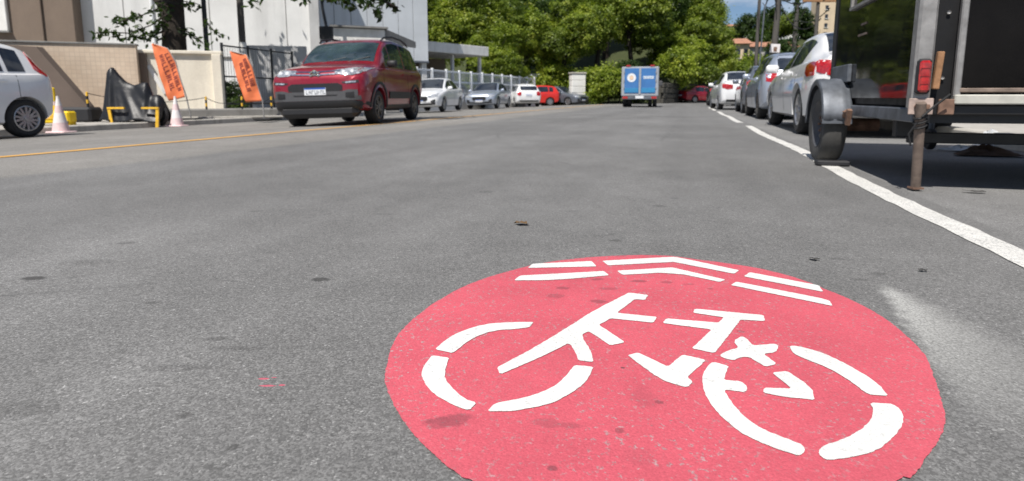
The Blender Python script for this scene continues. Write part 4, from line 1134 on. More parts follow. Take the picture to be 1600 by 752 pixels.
# tongue and nose wheel ahead
MB().bar((.3, TL, .40), (TW / 2, TL + 1.05, .42), .06, .06).bar((TW - .3, TL, .40), (TW / 2, TL + 1.05, .42), .06, .06).build('drawbar', 'galvanised', T)
MB().tube([(TW / 2, TL + 1.0, .75), (TW / 2, TL + 1.0, .16)], .024, 10).build('jockey_post', 'galvanised', T)
MB().lathe([(.0, -.03), (.09, -.03), (.10, -.02), (.10, .02), (.09, .03), (0, .03)], 18, 'X', (TW / 2, TL + 1.0, .105)).build('jockey_wheel', 'rubber', T, 35)
# far wheel
w2 = link('wheel', wh.data, T); w2.location = (TW + .17, WY, WR + .02); w2.rotation_euler = (0, 0, pi)
# jack post under the corner, lashed
base = gp(1430, 297); lx, ly = base.x - 1.155, base.y - TV
J = MB().tube([(lx, ly, .008), (-.005, -.085, .47)], .0235, 14).build('jack_post', 'weathered_steel', T, 40)
MB().box((lx, ly, .012), (.056, .056, .010), rz=.2).build('jack_foot', 'rusty_steel', J)
ct = MB()
for z in (.35, .375, .40): ct.tube([(lx + (-.005 - lx) * z / .47 + .028 * cos(a * pi / 6), ly + (-.085 - ly) * z / .47 + .028 * sin(a * pi / 6), z + .012 * sin(a * pi / 6 + 1)) for a in range(13)], .006, 6)
ct.tube([(.0, -.10, .40), (.05, -.10, .455), (.11, -.11, .515)], .006, 6).tube([(-.02, -.10, .37), (-.05, -.09, .31), (-.035, -.09, .25)], .005, 6)
ct.build('lashing_wire', 'cable', J)

# litter under the trailer
def heap(name, c_, sx, sy, h, mat, label, cat, seed):
    r_ = random.Random(seed); n, m = 14, 22; rows = []
    for i in range(n):
        t_ = i / (n - 1); q = []
        for j in range(m):
            a = 2 * pi * j / (m - 1)
            k = (1 + .22 * sin(3 * a + seed) + .12 * sin(7 * a + 2 * seed) + (r_.uniform(-.06, .06) if 0 < j < m - 1 else 0))
            q.append((sx * k * t_ * cos(a), sy * k * t_ * sin(a), h * (1 - t_ ** 1.6) * (1 + .35 * sin(5 * a + 6 * t_ + seed)) * (.75 + .25 * cos(2 * a)) + .004))
        rows.append(q)
    o = MB().grid(rows).build(name, mat, None, 50, fix=True); o.location = c_
    return tag(o, label, cat)
p = gp(1540, 243); heap('cloth_heap', (p.x, p.y, .004), .24, .15, .07, 'brown_cloth', 'crumpled brown cloth heap lying in the shade under the trailer', 'litter', 3)
p = gp(1545, 228); heap('plastic_bag', (p.x, p.y, .004), .16, .12, .13, 'white_bag', 'crumpled whitish plastic bag behind the brown cloth heap', 'litter', 8)
p = gp(1500, 236); heap('flat_wrapper', (p.x, p.y, .004), .16, .09, .04, 'white_bag', 'flat pale wrapper left of the brown cloth heap', 'litter', 5)

# low wall and hedge that close the right sidewalk behind the trailer
w_ = tag(MB().wall((6.35, -12), (6.35, 72), -.3, 1.15, .2).build('boundary_wall', 'block_wall'), 'low grey boundary wall along the right sidewalk', 'wall')

# ------------------------------------------------------------------ things on the left sidewalk
zP = zs + .115
def cone(px, py, lean, label):
    p = gp(px, py, zs + .004)
    c_ = thing('traffic_cone', label, 'traffic cone', (p.x, p.y, zs + .004), .3, 'striped traffic cones on the left', lean)
    MB().box((0, 0, .018), (.36, .36, .036), ch=.015).build('base', 'cone_pink', c_)
    prof = [(.145, .036, 'cone_pink'), (.112, .20, 'cone_white'), (.078, .38, 'cone_pink'), (.052, .52, 'cone_white'), (.026, .66, 'cone_white'), (.022, .70, None)]
    for (r0, z0, m_), (r1, z1, _) in zip(prof, prof[1:]):
        MB().lathe([(r0, z0), (r1, z1)] + ([(.0, z1)] if z1 == .70 else []), 24, 'Z').build('cone_band', m_, c_, 40)
    return c_
cone(96, 208, .0, 'faded pink and white cone beside the yellow barrier box')
cone(277, 198, .0, 'faded pink and white cone below the left orange flag')

# yellow water-filled barrier box with post
p = gp(86, 196, zP)
b = thing('yellow_barrier', 'yellow plastic barrier box with a post behind the left cone', 'barrier', (p.x, p.y, zs), YAW + .1)
zb0 = .0
MB().box((0, 0, .28), (.72, .26, .24), ch=.03).build('box', 'yellow_plastic', b)
MB().box((0, -.135, .29), (.44, .02, .10), ch=.006).build('recess_panel', 'yellow_paint', b)
for sd in (1, -1):
    MB().box((sd * .30, 0, .085), (.09, .24, .17), ch=.012).build('foot', 'yellow_plastic', b)
    MB().box((sd * .30, -.126, .14), (.05, .012, .14), ry=.25 * sd).build('foot_band', 'black_plastic', b)
MB().lathe([(.035, .40), (.033, .86), (.0, .88)], 14, 'Z', (.02, .02, 0)).build('post', 'yellow_plastic', b, 40)
MB().lathe([(.037, .52), (.036, .60)], 14, 'Z', (.02, .02, 0)).build('post_band', 'cone_pink', b, 40)

# black bin-like block behind
p = at(126, 185, 13.4)
tag(MB().box((p.x, p.y, zP + .17), (.78, .45, .34), rz=YAW, ch=.05).build('rubber_block', 'black_plastic'), 'low black block standing between the yellow barrier and the tarp', 'block')

# motorcycle under a black tarp between two yellow corner guards
p = gp(216, 199, zs)
K = thing('covered_motorcycle', 'motorcycle shape under a peaked black tarp on the left pavement', 'motorcycle', (p.x - .20, p.y + .16, zs), YAW)
K.scale = (.95, 1.0, 1.0)
def tarp_top(x):
    P_ = [(-.70, .50), (-.66, .82), (-.58, 1.28), (-.50, 1.36), (-.36, 1.20), (-.16, 1.02), (.02, .96), (.18, 1.0), (.32, 1.02), (.36, .92), (.42, .72), (.56, .74), (.66, .66), (.72, .40)]
    return pchip([a for a, _ in P_], [b_ for _, b_ in P_], x)
rows = []; r_ = random.Random(4)
for i in range(41):
    x = -.70 + 1.42 * i / 40
    h = tarp_top(x); q = []
    for j in range(33):
        t_ = -1 + 2 * j / 32
        a = abs(t_)
        y = (.12 * min(1, a / .25) + .24 * max(0, a - .25) / .75) * (1 if t_ > 0 else -1)
        lo = .14 + .03 * sin(8 * x)
        k = min(1, max(0, a - .12) / .88) ** .8
        z = h * (1 - k) + lo * k
        w_ = atan2(x + .50, 1.5 - z)
        y += (.022 * sin(15 * w_ + 1) + .014 * sin(31 * w_)) * min(1, a * 1.6) * (1 if t_ > 0 else -1)
        q.append((x + .02 * sin(5 * z) * a, y, z))
    rows.append(q)
to = MB().grid(rows).build('tarp', 'tarp', K, 50)
md = to.modifiers.new('s', 'SOLIDIFY'); md.thickness = .004
tm, rm_ = wheel_meshes(.28, .12, 'alloy_dark', 'ten')
for x in (-.46, .50):
    w_ = link('wheel', tm, K); w_.location = (x, 0, .28); link('rim', rm_, w_)
MB().tube([(-.46, 0, .28), (-.2, 0, .5), (.2, 0, .45), (.5, 0, .28)], .05, 8).build('frame', 'black_steel', K, 50)
MB().box((.02, 0, .33), (.42, .24, .28), ch=.05).build('engine', 'black_steel', K)
for sx, lab in ((-1, 'left'), (1, 'right')):
    dx_ = .13 if sx < 0 else 0
    g = thing('corner_guard', 'yellow angled guard rail at the %s end of the tarp' % lab, 'guard rail', (p.x + (sx * .38 + dx_) * CA + .02 * SA, p.y - .16 + (sx * .38 + dx_) * SA, zs), YAW, 'yellow guard rails')
    MB().bar((sx * .19, 0, .0), (sx * .25 - sx * .02, 0, .42), .065, .03, (0, 1, 0)).build('upright', 'yellow_paint', g)
    MB().bar((sx * .262, 0, .44), (-sx * .12, 0, .44), .04, .055, (0, 1, 0)).build('rail', 'yellow_paint', g)

# orange feather flags
def flag(pole_px, pole_py, outline, label, depth, seed, marks):
    base = at(pole_px, pole_py, depth); base.z = zP
    F = thing('feather_flag', label, 'flag', base, YAW, 'orange feather flags')
    mb = MB(); n = 14; rows = []
    L = outline[0]; Rr = outline[1]
    def ev(P_, t_):
        s_ = t_ * (len(P_) - 1); i = min(int(s_), len(P_) - 2); f = s_ - i
        return P_[i][0] + (P_[i + 1][0] - P_[i][0]) * f, P_[i][1] + (P_[i + 1][1] - P_[i][1]) * f
    inv = Matrix.Rotation(-YAW, 4, 'Z')
    def loc(x, y, off=0.0):
        q = inv @ (at(x, y, depth) - base); q.y = off
        return q
    def surf(t_, s_, off=0.0):
        a, b_ = ev(L, t_), ev(Rr, t_)
        q = loc(a[0] + (b_[0] - a[0]) * s_, a[1] + (b_[1] - a[1]) * s_)
        q.y = .045 * sin(7 * t_ + 3 * s_ + seed) * s_ * (1 - .3 * t_) + .02 * sin(19 * t_ + 5 * s_) * t_ + off
        return q
    for i in range(n * 2 + 1):
        rows.append([surf(i / (n * 2), j / 8) for j in range(9)])
    cl = MB().grid(rows).build('cloth', 'orange_cloth', F, 60)
    md = cl.modifiers.new('s', 'SOLIDIFY'); md.thickness = .003
    # print: two upright columns of heavy strokes
    rr = random.Random(seed); pm = MB()
    for col, (s0, s1, t0, t1) in enumerate(marks):
        k = int((t1 - t0) / .058)
        for i in range(k):
            ta = t0 + (t1 - t0) * i / k
            tb = ta + (t1 - t0) / k * .74
            kind = rr.choice('HNTLHNT')
            ts = (tb - ta) * .34
            segs = [(s0, s1, ta, ta + ts)]
            if kind in 'EHON': segs.append((s0, s1, tb - ts, tb))
            if kind == 'E': segs += [(s0, s0 + .07, ta, tb), ((s0 + s1) / 2, (s0 + s1) / 2 + .05, ta, tb)]
            elif kind == 'H': segs.append(((s0 + s1) / 2 - .03, (s0 + s1) / 2 + .03, ta, tb))
            elif kind == 'O': segs += [(s0, s0 + .06, ta, tb), (s1 - .06, s1, ta, tb)]
            elif kind in 'TL': segs.append((s0, s0 + .07, ta, tb))
            else: segs.append((s0 + .08, s0 + .14, ta, tb))
            for a, b_, c0, c1 in segs:
                vs = [surf(y_, x_, -.008) for y_ in (c0, c1) for x_ in (a, b_)]
                pm.add(vs, [(0, 1, 3, 2)])
    pm.build('print', 'dark_print', cl)
    pts = [(0, 0, .03)] + [tuple(loc(x, y, .01)) for x, y in reversed(Rr[1:])] + [tuple(loc(x, y, .01)) for x, y in [Rr[0]]]
    MB().tube(pts, [.016] * 2 + [.012] * (len(pts) - 2), 8).build('pole', 'aluminium', F, 50)
    MB().box((0, 0, .022), (.42, .36, .04), ch=.015).build('base', 'rubber', F)
flag(299, 191, ([(237, 69), (241, 85), (248, 112), (256, 138), (264, 158)], [(239, 68), (262, 76), (274, 97), (282, 125), (291, 152)]), 'orange feather flag above the pink cone, left of the two flags', 14.6, 1, [(.30, .56, .30, .86), (.66, .90, .32, .90)])
flag(413, 190, ([(359, 81), (363, 95), (369, 118), (376, 140), (384, 160)], [(361, 80), (385, 86), (394, 104), (401, 130), (410, 158)]), 'orange feather flag in front of the black fence, right of the two flags', 14.6, 5, [(.34, .58, .34, .84), (.64, .90, .30, .78)])
# ------------------------------------------------------------------ walls and buildings on the left
def frame_to(a, b):
    """Empty-like transform: local x runs from a to b, local y points away from the camera."""
    d = Vector((b.x - a.x, b.y - a.y, 0))
    return atan2(d.y, d.x), d.length
def lwall(name, mat, a, b, z0, z1, th, label=None, cat=None, parent=None, ext0=0.0, ext1=0.0):
    ang, L = frame_to(a, b)
    o = MB().box(((L + ext1 - ext0) / 2, th / 2, (z0 + z1) / 2), (L + ext0 + ext1, th, z1 - z0), ch=.01).build(name, mat, parent)
    o.location = (a.x, a.y, 0); o.rotation_euler = (0, 0, ang)
    if label: tag(o, label, cat)
    return o
# beige tiled boundary wall (tile joints are finer than a pixel or two here)
a, b = at(50, 72, 14.9), at(212, 75, 15.7)
ang, L = frame_to(a, b)
W0 = thing('tiled_wall', 'beige small-tiled boundary wall left of the cream gate wall', 'wall', (a.x, a.y, 0), ang)
o = MB().box((L / 2 - 4, 0.93 + zP / 2, -.1), (L + 8, 1.86 - zP, .2)).build('tiled_face', 'small_tile', W0)
o.rotation_euler = (pi / 2, 0, 0)
MB().box((L / 2 - 4, .1, 1.885), (L + 8.06, .27, .05), ch=.01).build('coping', 'grey_concrete', W0)
# sloping brown slab added to stand for the diagonal shade on it
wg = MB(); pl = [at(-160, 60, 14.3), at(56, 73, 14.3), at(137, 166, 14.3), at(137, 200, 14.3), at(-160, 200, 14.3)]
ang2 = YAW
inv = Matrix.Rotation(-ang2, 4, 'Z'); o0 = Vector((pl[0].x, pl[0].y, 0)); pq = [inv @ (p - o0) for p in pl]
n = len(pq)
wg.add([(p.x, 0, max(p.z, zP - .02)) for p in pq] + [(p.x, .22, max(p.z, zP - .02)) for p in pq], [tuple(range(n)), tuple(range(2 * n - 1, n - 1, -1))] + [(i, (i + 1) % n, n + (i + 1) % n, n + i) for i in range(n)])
o = wg.build('shade_slab', 'shade_brown'); o.location = (o0.x, o0.y, 0); o.rotation_euler = (0, 0, ang2)
tag(o, 'dark brown sloping slab standing in for the diagonal shade on the beige tiled wall', 'wall')
# brown house behind
a, b = at(-330, 40, 21.4), at(117, 40, 23.1); ang, L = frame_to(a, b)
H = thing('brown_house', 'brown rendered house at the upper left corner behind the tiled wall', 'house', (a.x, a.y, 0), ang)
MB().box((L / 2, 2.5, 3.4), (L, 5, 7.2), ch=.02).build('wall', 'brown_wall', H)
MB().tube([(L - 1.1, -.05, 7), (L - 1.1, -.05, 1.0)], .04, 8).build('drain_pipe', 'brown_wall', H, 40)
q0, q1 = at(-60, 40, 17.9), at(29, 52, 17.9)
MB().box((L - (117 - 29) / 900 * 22.8 - .95, -.06, 4.05), (1.9, .16, 2.1), ch=.02).build('white_panel', 'white_render', H)
MB().box((L - (117 - 29) / 900 * 22.8 - .95, -.07, 2.97), (2.0, .22, .06), ch=.01).build('panel_sill', 'grey_concrete', H)
MB().box((L / 2, 2.4, 7.05), (L + .4, 5.5, .14), ch=.02).build('roof', 'roof_tile', H)
# cream gate wall with coping and end pillar
a, b = at(214, 81, 16.0), at(345, 82, 16.6); ang, L = frame_to(a, b)
G = thing('cream_gate_wall', 'cream rendered gate wall behind the left orange flag', 'wall', (a.x, a.y, 0), ang)
MB().box((L / 2, .12, .90), (L - .1, .2, 1.6), ch=.01).build('panel', 'cream_wall', G)
MB().box((L / 2, .10, 1.735), (L + .06, .34, .09), ch=.015).build('coping', 'cream_wall', G)
for x in (.10, L - .12): MB().box((x, .06, .91), (.24, .30, 1.56), ch=.015).build('pillar', 'cream_wall' if x > 1 else 'brown_wall', G)  # left pillar brown: its shade is put into the colour
MB().box((.42, -.0, .98), (.10, .03, .85), ry=-.45).build('sunlit_streak', 'white_render', G)  # white strip added as the slanting streak of light on the wall
# raised grey platform with chain posts
a, b = at(215, 170, 15.0), at(452, 168, 17.0); ang, L = frame_to(a, b)
Pf = MB().box((L / 2, .5, (.17 + zP) / 2), (L, 1.0, .17 - zP + .02), ch=.03).build('raised_platform', 'grey_concrete')
Pf.location = (a.x, a.y, 0); Pf.rotation_euler = (0, 0, ang)
tag(Pf, 'low raised grey concrete platform below the cream gate wall', 'platform')
MBk = MB().box((L / 2, -.10, zP + .02), (L + .2, .22, .05), ch=.01).build('kerb_step', 'kerb_concrete', Pf)
posts = []
for i, (px, dp, txt, zz) in enumerate([(137, 13.5, 'on the low black block', .34 + zP), (322, 15.6, 'in front of the cream gate wall', .17), (378, 16.1, 'below the right orange flag', .17), (424, 16.6, 'beside the red car bumper', .17)]):
    p = at(px, 160, dp)
    c_ = thing('chain_post', 'short yellow and black chain post ' + txt, 'post', (p.x, p.y, zz), 0, 'chain posts')
    for k in range(4): MB().lathe([(.026, k * .085), (.026, k * .085 + .085)] + ([(0, .35)] if k == 3 else []), 12, 'Z').build('post_band', 'yellow_paint' if k % 2 else 'black_plastic', c_, 40)
    posts.append(Vector((p.x, p.y, zz + .32)))
for j, txt in enumerate(['between the block and the gate wall', 'before the gate wall', 'behind the red car bumper']):
    A, B = posts[j], posts[j + 1]
    pts = [A.lerp(B, k / 14) - Vector((0, 0, .16 * 4 * (k / 14) * (1 - k / 14))) for k in range(15)]
    tag(MB().tube(pts, .009, 6).build('chain', 'cable'), 'thin dark slack chain ' + txt, 'chain')
# black railing fence
a, b = at(346, 70, 17.0), at(456, 84, 20.2); ang, L = frame_to(a, b)
Fn = thing('black_fence', 'tall black metal fence behind the right orange flag', 'fence', (a.x, a.y, 0), ang)
for k in range(4): MB().box((L * k / 3, 0, 1.03), (.065, .065, 2.06), ch=.01).build('fence_post', 'black_steel', Fn)
for z in (.30, 1.10, 1.98): MB().box((L / 2, 0, z), (L, .035, .045), ch=.005).build('fence_rail', 'black_steel', Fn)
for k in range(1, 30):
    if k % 10: MB().box((L * k / 30, 0, 1.12), (.006, .006, 1.66)).build('fence_bar', 'black_steel', Fn)
# grey block wall further back
lwall('block_wall', 'block_wall', at(380, 75, 21.5), at(478, 74, 22.0), -.3, 2.38, .25, 'grey concrete block wall seen through the black fence', 'wall')
# pale building behind the tree
a, b = at(90, 40, 23.5), at(497, 40, 25.5); ang, L = frame_to(a, b)
B1 = thing('pale_building', 'pale grey rendered building behind the street tree', 'building', (a.x, a.y, 0), ang)
MB().box((L / 2 - .2, 4, 4.4), (L, 8, 9.4), ch=.02).build('wall', 'pale_wall', B1)
MB().box((L - .12, -.08, 4.4), (.42, .30, 9.4), ch=.02).build('corner_pilaster', 'block_wall', B1)
for x in (2.4, 5.6, 8.6): MB().box((x, -.006, 4.4), (.02, .02, 9.3)).build('wall_joint', 'grey_concrete', B1)
MB().box((L / 2, -.02, 2.15), (L - .5, .08, .08), ch=.01).build('ledge', 'grey_concrete', B1)
MB().tube([(L * .35, -.07, 9), (L * .35, -.07, 2.6)], .05, 8).build('drain_pipe', 'white_metal', B1, 40)
# clad building
a, b = at(496, 40, 27.5), at(669, 40, 30.5); ang, L = frame_to(a, b)
B2 = thing('clad_building', 'light grey metal-clad building to the left of the trees', 'building', (a.x, a.y, 0), ang)
np_ = 7; pw = L / np_
for k in range(np_):
    MB().box((pw * (k + .5), .06 + .006 * (k % 2), 5.8), (pw - .025, .06, 6.9), ch=.008).build('cladding_panel', 'cladding', B2)
MB().box((L / 2, 4.1, 5.8), (L - .06, 7.9, 6.8)).build('core_wall', 'grey_concrete', B2)
MB().box((L / 2, .10, 2.30), (L, .30, .10), ch=.01).build('bottom_rail', 'galvanised', B2)
for x in (.2, L - .2): MB().box((x, .3, .95), (.28, .28, 2.7), ch=.01).build('column', 'white_render', B2)
MB().box((L / 2, 5.0, .95), (L - .1, 5.8, 2.68)).build('ground_floor_wall', 'dark_interior', B2)
# awning in front of it
a, b = at(518, 50, 24.0), at(602, 50, 24.8); ang, L = frame_to(a, b)
Aw = thing('concrete_awning', 'pale awning above the roof of the red people carrier', 'awning', (a.x, a.y, 0), ang)
MB().box((L / 2, .10, 3.02), (L, .16, .55), ch=.01).build('fascia', 'white_render', Aw)
MB().bar((-.05, .5, 3.36), (L + .1, .5, 3.36), 1.3, .07).build('roof_slab', 'grey_concrete', Aw)
MB().add([(L + .02, .0, 3.33), (L + 1.55, 1.2, 2.95), (L + 1.55, 1.2, 2.70), (L + .02, 0, 2.75), (L + .02, .2, 3.33), (L + 1.55, 1.4, 2.95), (L + 1.55, 1.4, 2.70), (L + .02, .2, 2.75)], [(0, 1, 2, 3), (7, 6, 5, 4), (0, 4, 5, 1), (1, 5, 6, 2), (2, 6, 7, 3), (3, 7, 4, 0)]).build('sloping_side', 'grey_concrete', Aw)
for x in (.1, L - .1): MB().box((x, .5, 1.3), (.16, .16, 3.3)).build('column', 'white_render', Aw)
p = at(510, 54, 23.0); s_ = thing('dark_sign_box', 'dark square box on a post left of the pale awning', 'sign', (p.x, p.y, 0), YAW)
MB().box((0, 0, 2.98), (.50, .2, .48), ch=.02).build('box', 'black_plastic', s_)
MB().tube([(0, .0, -.3), (0, 0, 2.8)], .05, 10).build('post', 'black_steel', s_)
MB().tube([(0, .05, 3.2), (-.12, .05, 3.9), (-.22, .05, 5.4)], .06, 8).build('stay', 'black_steel', s_)
# low canopy building
a, b = at(660, 75, 32.5), at(758, 75, 36.5); ang, L = frame_to(a, b)
B3 = thing('canopy_building', 'low building with a white flat canopy beside the trees', 'building', (a.x, a.y, 0), ang)
MB().box((L / 2, 1.8, 3.28), (L, 4.2, .55), ch=.02).build('canopy', 'white_render', B3)
MB().box((L / 2, 3.6, 1.25), (L - .2, .3, 3.4)).build('back_wall', 'brown_wall', B3)
for k in range(3): MB().box((L * (.12 + .33 * k), 3.42, 1.35), (1.4, .06, 1.3), ch=.01).build('window', 'glass_dark', B3)
for k in range(3): MB().box((L * (.04 + .46 * k), .3, 1.25), (.16, .16, 3.4)).build('column', 'white_render', B3)
# white railing
a, b = at(625, 108, 27.0), at(835, 122, 42.5); ang, L = frame_to(a, b)
Rl = thing('white_railing', 'long white railing behind the parked white and silver sedans', 'fence', (a.x, a.y, 0), ang)
np_ = 13
for k in range(np_): MB().box((L * k / (np_ - 1), 0, .90), (.12, .12, 2.10), ch=.015).build('railing_post', 'white_metal', Rl)
for z in (1.84, 1.30): MB().box((L / 2, 0, z), (L, .05, .085), ch=.01).build('rail', 'white_metal', Rl)
pk = MB()
for k in range(int(L / .16)): pk.box((.16 * k + .08, 0, 1.2), (.028, .022, 1.25))
tag(pk.build('picket_row', 'white_metal', Rl), kind='stuff')
MB().box((L / 2, 0, .25), (L, .18, .95), ch=.01).build('plinth', 'white_render', Rl)
# garden wall, gate leaf and pillar at the far left
lwall('cream_garden_wall', 'cream_wall', at(797, 118, 44), at(826, 119, 46), -.3, 2.2, .25, 'short cream garden wall right of the white railing', 'wall')
p = at(837, 128, 46)
g = thing('white_gate', 'white panelled gate leaf between garden wall and red hatchback', 'gate', (p.x, p.y, 0), YAW + .2)
for k in range(4): MB().box((-.38 + .25 * k, 0, 1.05), (.235, .05, 2.5), ch=.01).build('gate_board', 'white_metal', g)
for z in (.2, 1.9): MB().box((0, .05, z), (1.0, .04, .08)).build('gate_rail', 'white_metal', g)
p = at(902, 140, 43.6)
g = thing('stone_gate_pillar', 'stained whitish stone pillar at the edge of the bushes', 'pillar', (p.x, p.y, 0), YAW + .3)
for k in range(5): MB().box((.01 * (k % 2), 0, -.10 + .46 * (k + .5)), (1.12 - .012 * (k % 2), .55, .45), ch=.03).build('stone_block', 'white_render', g)
MB().box((0, 0, 2.26), (1.24, .66, .12), ch=.03).build('cap', 'concrete', g)
# retaining wall of coursed stones, the shade of the trees put into their colour
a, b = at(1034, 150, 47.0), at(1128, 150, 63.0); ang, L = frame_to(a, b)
S = thing('retaining_wall', 'stone retaining wall with tree shade in its colour by the shaded red car', 'wall', (a.x, a.y, 0), ang)
MB().box((L / 2, .35, .65), (L, .5, 2.1)).build('core', 'shaded_stone', S)
stone = [MB().box((0, 0, 0), (.78 + .1 * k, .2, .40), ch=.05).mesh('stone', 'shaded_stone') for k in range(3)]
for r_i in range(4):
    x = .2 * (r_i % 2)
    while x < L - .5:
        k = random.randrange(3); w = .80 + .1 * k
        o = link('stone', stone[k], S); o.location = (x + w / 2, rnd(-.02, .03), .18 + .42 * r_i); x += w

# ------------------------------------------------------------------ trees and shrubs
def add_tint(me, tints):
    at_ = me.attributes.new('tint', 'FLOAT', 'FACE'); at_.data.foreach_set('value', tints)
def leaf_quads(mb, tints, c_, out, size, rg, tint):
    n = Vector((rg.gauss(0, .55), rg.gauss(0, .55), rg.gauss(0, .45))) + out * .55 + Vector((0, 0, .45))
    if n.length < .05: n = Vector((0, 0, 1))
    n.normalize()
    a = n.cross(Vector((rg.uniform(-1, 1), rg.uniform(-1, 1), rg.uniform(-1, 1))))
    if a.length < .05: a = n.cross(Vector((1, 0, 0)))
    a.normalize(); b_ = n.cross(a)
    l, w = size * rg.uniform(.75, 1.3), size * rg.uniform(.38, .6)
    k = len(mb.v)
    mb.v += [tuple(c_ - a * l * .5), tuple(c_ + b_ * w * .5 - n * l * .06), tuple(c_ + a * l * .5 - n * l * .14), tuple(c_ - b_ * w * .5 - n * l * .06)]
    mb.f.append((k, k + 1, k + 2, k + 3)); tints.append(min(1, max(0, tint + rg.gauss(0, .14))))
def crown_mesh(seed, rx, ry, rz, nclump, nleaf, size, mat, lobes=7, clr=(.5, 1.0)):
    """Leaf clumps spread through a lumpy volume: each lobe is its own bough, gaps stay between them."""
    rg = random.Random(seed); mb = MB(); tints = []
    L = []
    for i in range(lobes):
        while True:
            p = Vector((rg.uniform(-1, 1), rg.uniform(-1, 1), rg.uniform(-1, 1)))
            if .15 < p.length < 1: break
        L.append((Vector((p.x * rx * .66, p.y * ry * .66, p.z * rz * .68)), rg.uniform(.30, .52), rg.uniform(-.22, .22)))
    for i in range(nclump):
        c0, k, tb = rg.choice(L)
        d = Vector((rg.gauss(0, 1), rg.gauss(0, 1), rg.gauss(0, 1) + .25)).normalized()
        rr = rg.uniform(.55, 1.0) ** .6
        c_ = c0 + Vector((d.x * rx, d.y * ry, d.z * rz)) * k * rr
        cr = rg.uniform(*clr) * size * 2.6
        tint = .46 + tb + rg.uniform(-.2, .2)
        for j in range(nleaf):
            o = Vector((rg.gauss(0, 1), rg.gauss(0, 1), rg.gauss(0, .6)))
            leaf_quads(mb, tints, c_ + o * cr * .55, (d + o * .3).normalized(), size, rg, tint)
    me = mb.mesh('crown', mat, None, False)
    add_tint(me, tints)
    return me, L
def trunk_mesh(seed, h, r, L, zc, sx=1.0):
    rg = random.Random(seed); mb = MB()
    top = Vector((rg.uniform(-.3, .3), rg.uniform(-.3, .3), h))
    pts = [Vector((0, 0, -.4)), Vector((0, 0, .05)), Vector((rg.uniform(-.1, .1), rg.uniform(-.1, .1), h * .35)), top * .7, top]
    mb.tube(pts, [r * 1.5, r * 1.25, r, r * .8, r * .5], 9)
    for c0, k, _ in L:
        s_ = pts[3].lerp(pts[4], rg.uniform(0, 1)); e = Vector((0, 0, zc)) + c0
        m_ = s_.lerp(e, .5) + Vector((0, 0, rg.uniform(-.2, .4)))
        mb.tube([s_, m_, e], [r * .4, r * .26, r * .08], 6)
    return mb.mesh('trunk', 'bark', 50)
CR = {}
for key, (seed, dims, nc, nl, size, mat) in {
    'big0': (11, (3.4, 3.4, 3.6), 430, 70, .19, 'leaf'), 'big1': (23, (3.6, 3.2, 3.9), 430, 70, .21, 'leaf'), 'big2': (37, (3.2, 3.4, 3.3), 400, 70, .19, 'leaf_dark'),
    'lime0': (41, (3.3, 3.3, 3.2), 400, 70, .19, 'leaf_lime'),
    'bush0': (53, (1.7, 1.5, 1.5), 150, 46, .20, 'leaf_lime'), 'bush1': (67, (1.8, 1.6, 1.4), 150, 46, .20, 'leaf'), 'bush2': (71, (1.6, 1.5, 1.6), 130, 46, .19, 'leaf_dark')}.items():
    me, L = crown_mesh(seed, *dims, nc, nl, size, mat, 9 if key[0] in 'bl' and 'bush' not in key else 6)
    zc = dims[2] * .95 + (2.2 if 'bush' not in key else .05)
    CR[key] = (me, trunk_mesh(seed, zc - dims[2] * .2, .2 if 'bush' not in key else .06, L, zc), zc)
def tree(kind, px, depth, sc, rot, name, label, cat='tree', group=None, zscale=1.0, dz=0.0):
    me, tr_, zc = CR[kind]
    p = at(px, 150, depth)
    o = thing(name, label, cat, (p.x, p.y, terrain_z(p.x, p.y) + .05 + dz), rot, group)
    o.scale = (sc, sc, sc * zscale)
    c_ = link('crown', me, o); c_.location = (0, 0, zc)
    link('trunk' if cat == 'tree' else 'stem', tr_, o)
    return o
TR = [  # kind, px, depth, scale, rot, where
 ('big1', 690, 47, 1.15, .3, 'big1', 'broad green tree rising behind the white flat canopy'),
 ('lime0', 772, 40.5, .72, 5.5, '', 'young yellowish tree at the canopy end, over the railing'),
 ('big0', 742, 46, 1.10, 1.9, '', 'round green tree right of the clad building, over the canopy end'),
 ('lime0', 800, 47, 1.05, 2.2, '', 'yellowish green tree above the cream garden wall'),
 ('big2', 838, 50, 1.15, .9, '', 'dark green tree above the red hatchback'),
 ('big0', 880, 47, 1.02, 4.0, '', 'mid green tree directly above the stone gate pillar'),
 ('big1', 930, 51, 1.10, 5.2, '', 'dense green tree left of and behind the blue van'),
 ('big1', 985, 53, 1.1, 2.6, '', 'very dark tree straight behind the blue van'),
 ('big2', 1022, 56, 1.15, 3.3, '', 'dark shaded tree over the retaining wall beginning'),
 ('lime0', 1062, 54, 1.05, .5, '', 'light green tree just right of the blue van'),
 ('big1', 1098, 58, 1.10, 1.2, '', 'green tree overhanging the shaded red car'),
 ('lime0', 1100, 66, 1.05, 3.9, '', 'sunlit tree at the right end of the wood, next to the sky'),
 ('big0', 665, 60, 1.5, 2.8, '', 'tall tree at the back, left end of the wood behind the clad building'),
 ('big1', 735, 62, 1.55, 4.4, '', 'tall back-row tree above the canopy building'),
 ('big0', 808, 64, 1.55, .2, '', 'tall back-row tree above the silver sedan'),
 ('lime0', 880, 63, 1.5, 5.0, '', 'tall yellowish back-row tree above the pillar'),
 ('big2', 945, 66, 1.6, 1.1, '', 'tall dark back-row tree above the van, left side'),
 ('big1', 1012, 68, 1.6, 2.0, '', 'tall back-row tree above the van, right side'),
 ('big0', 1072, 72, 1.55, 3.6, '', 'tall back-row tree near the right end of the wood'),
 ('big0', 1088, 80, 1.4, .8, '', 'rearmost tree at the right end of the wood beside the sky'),
]
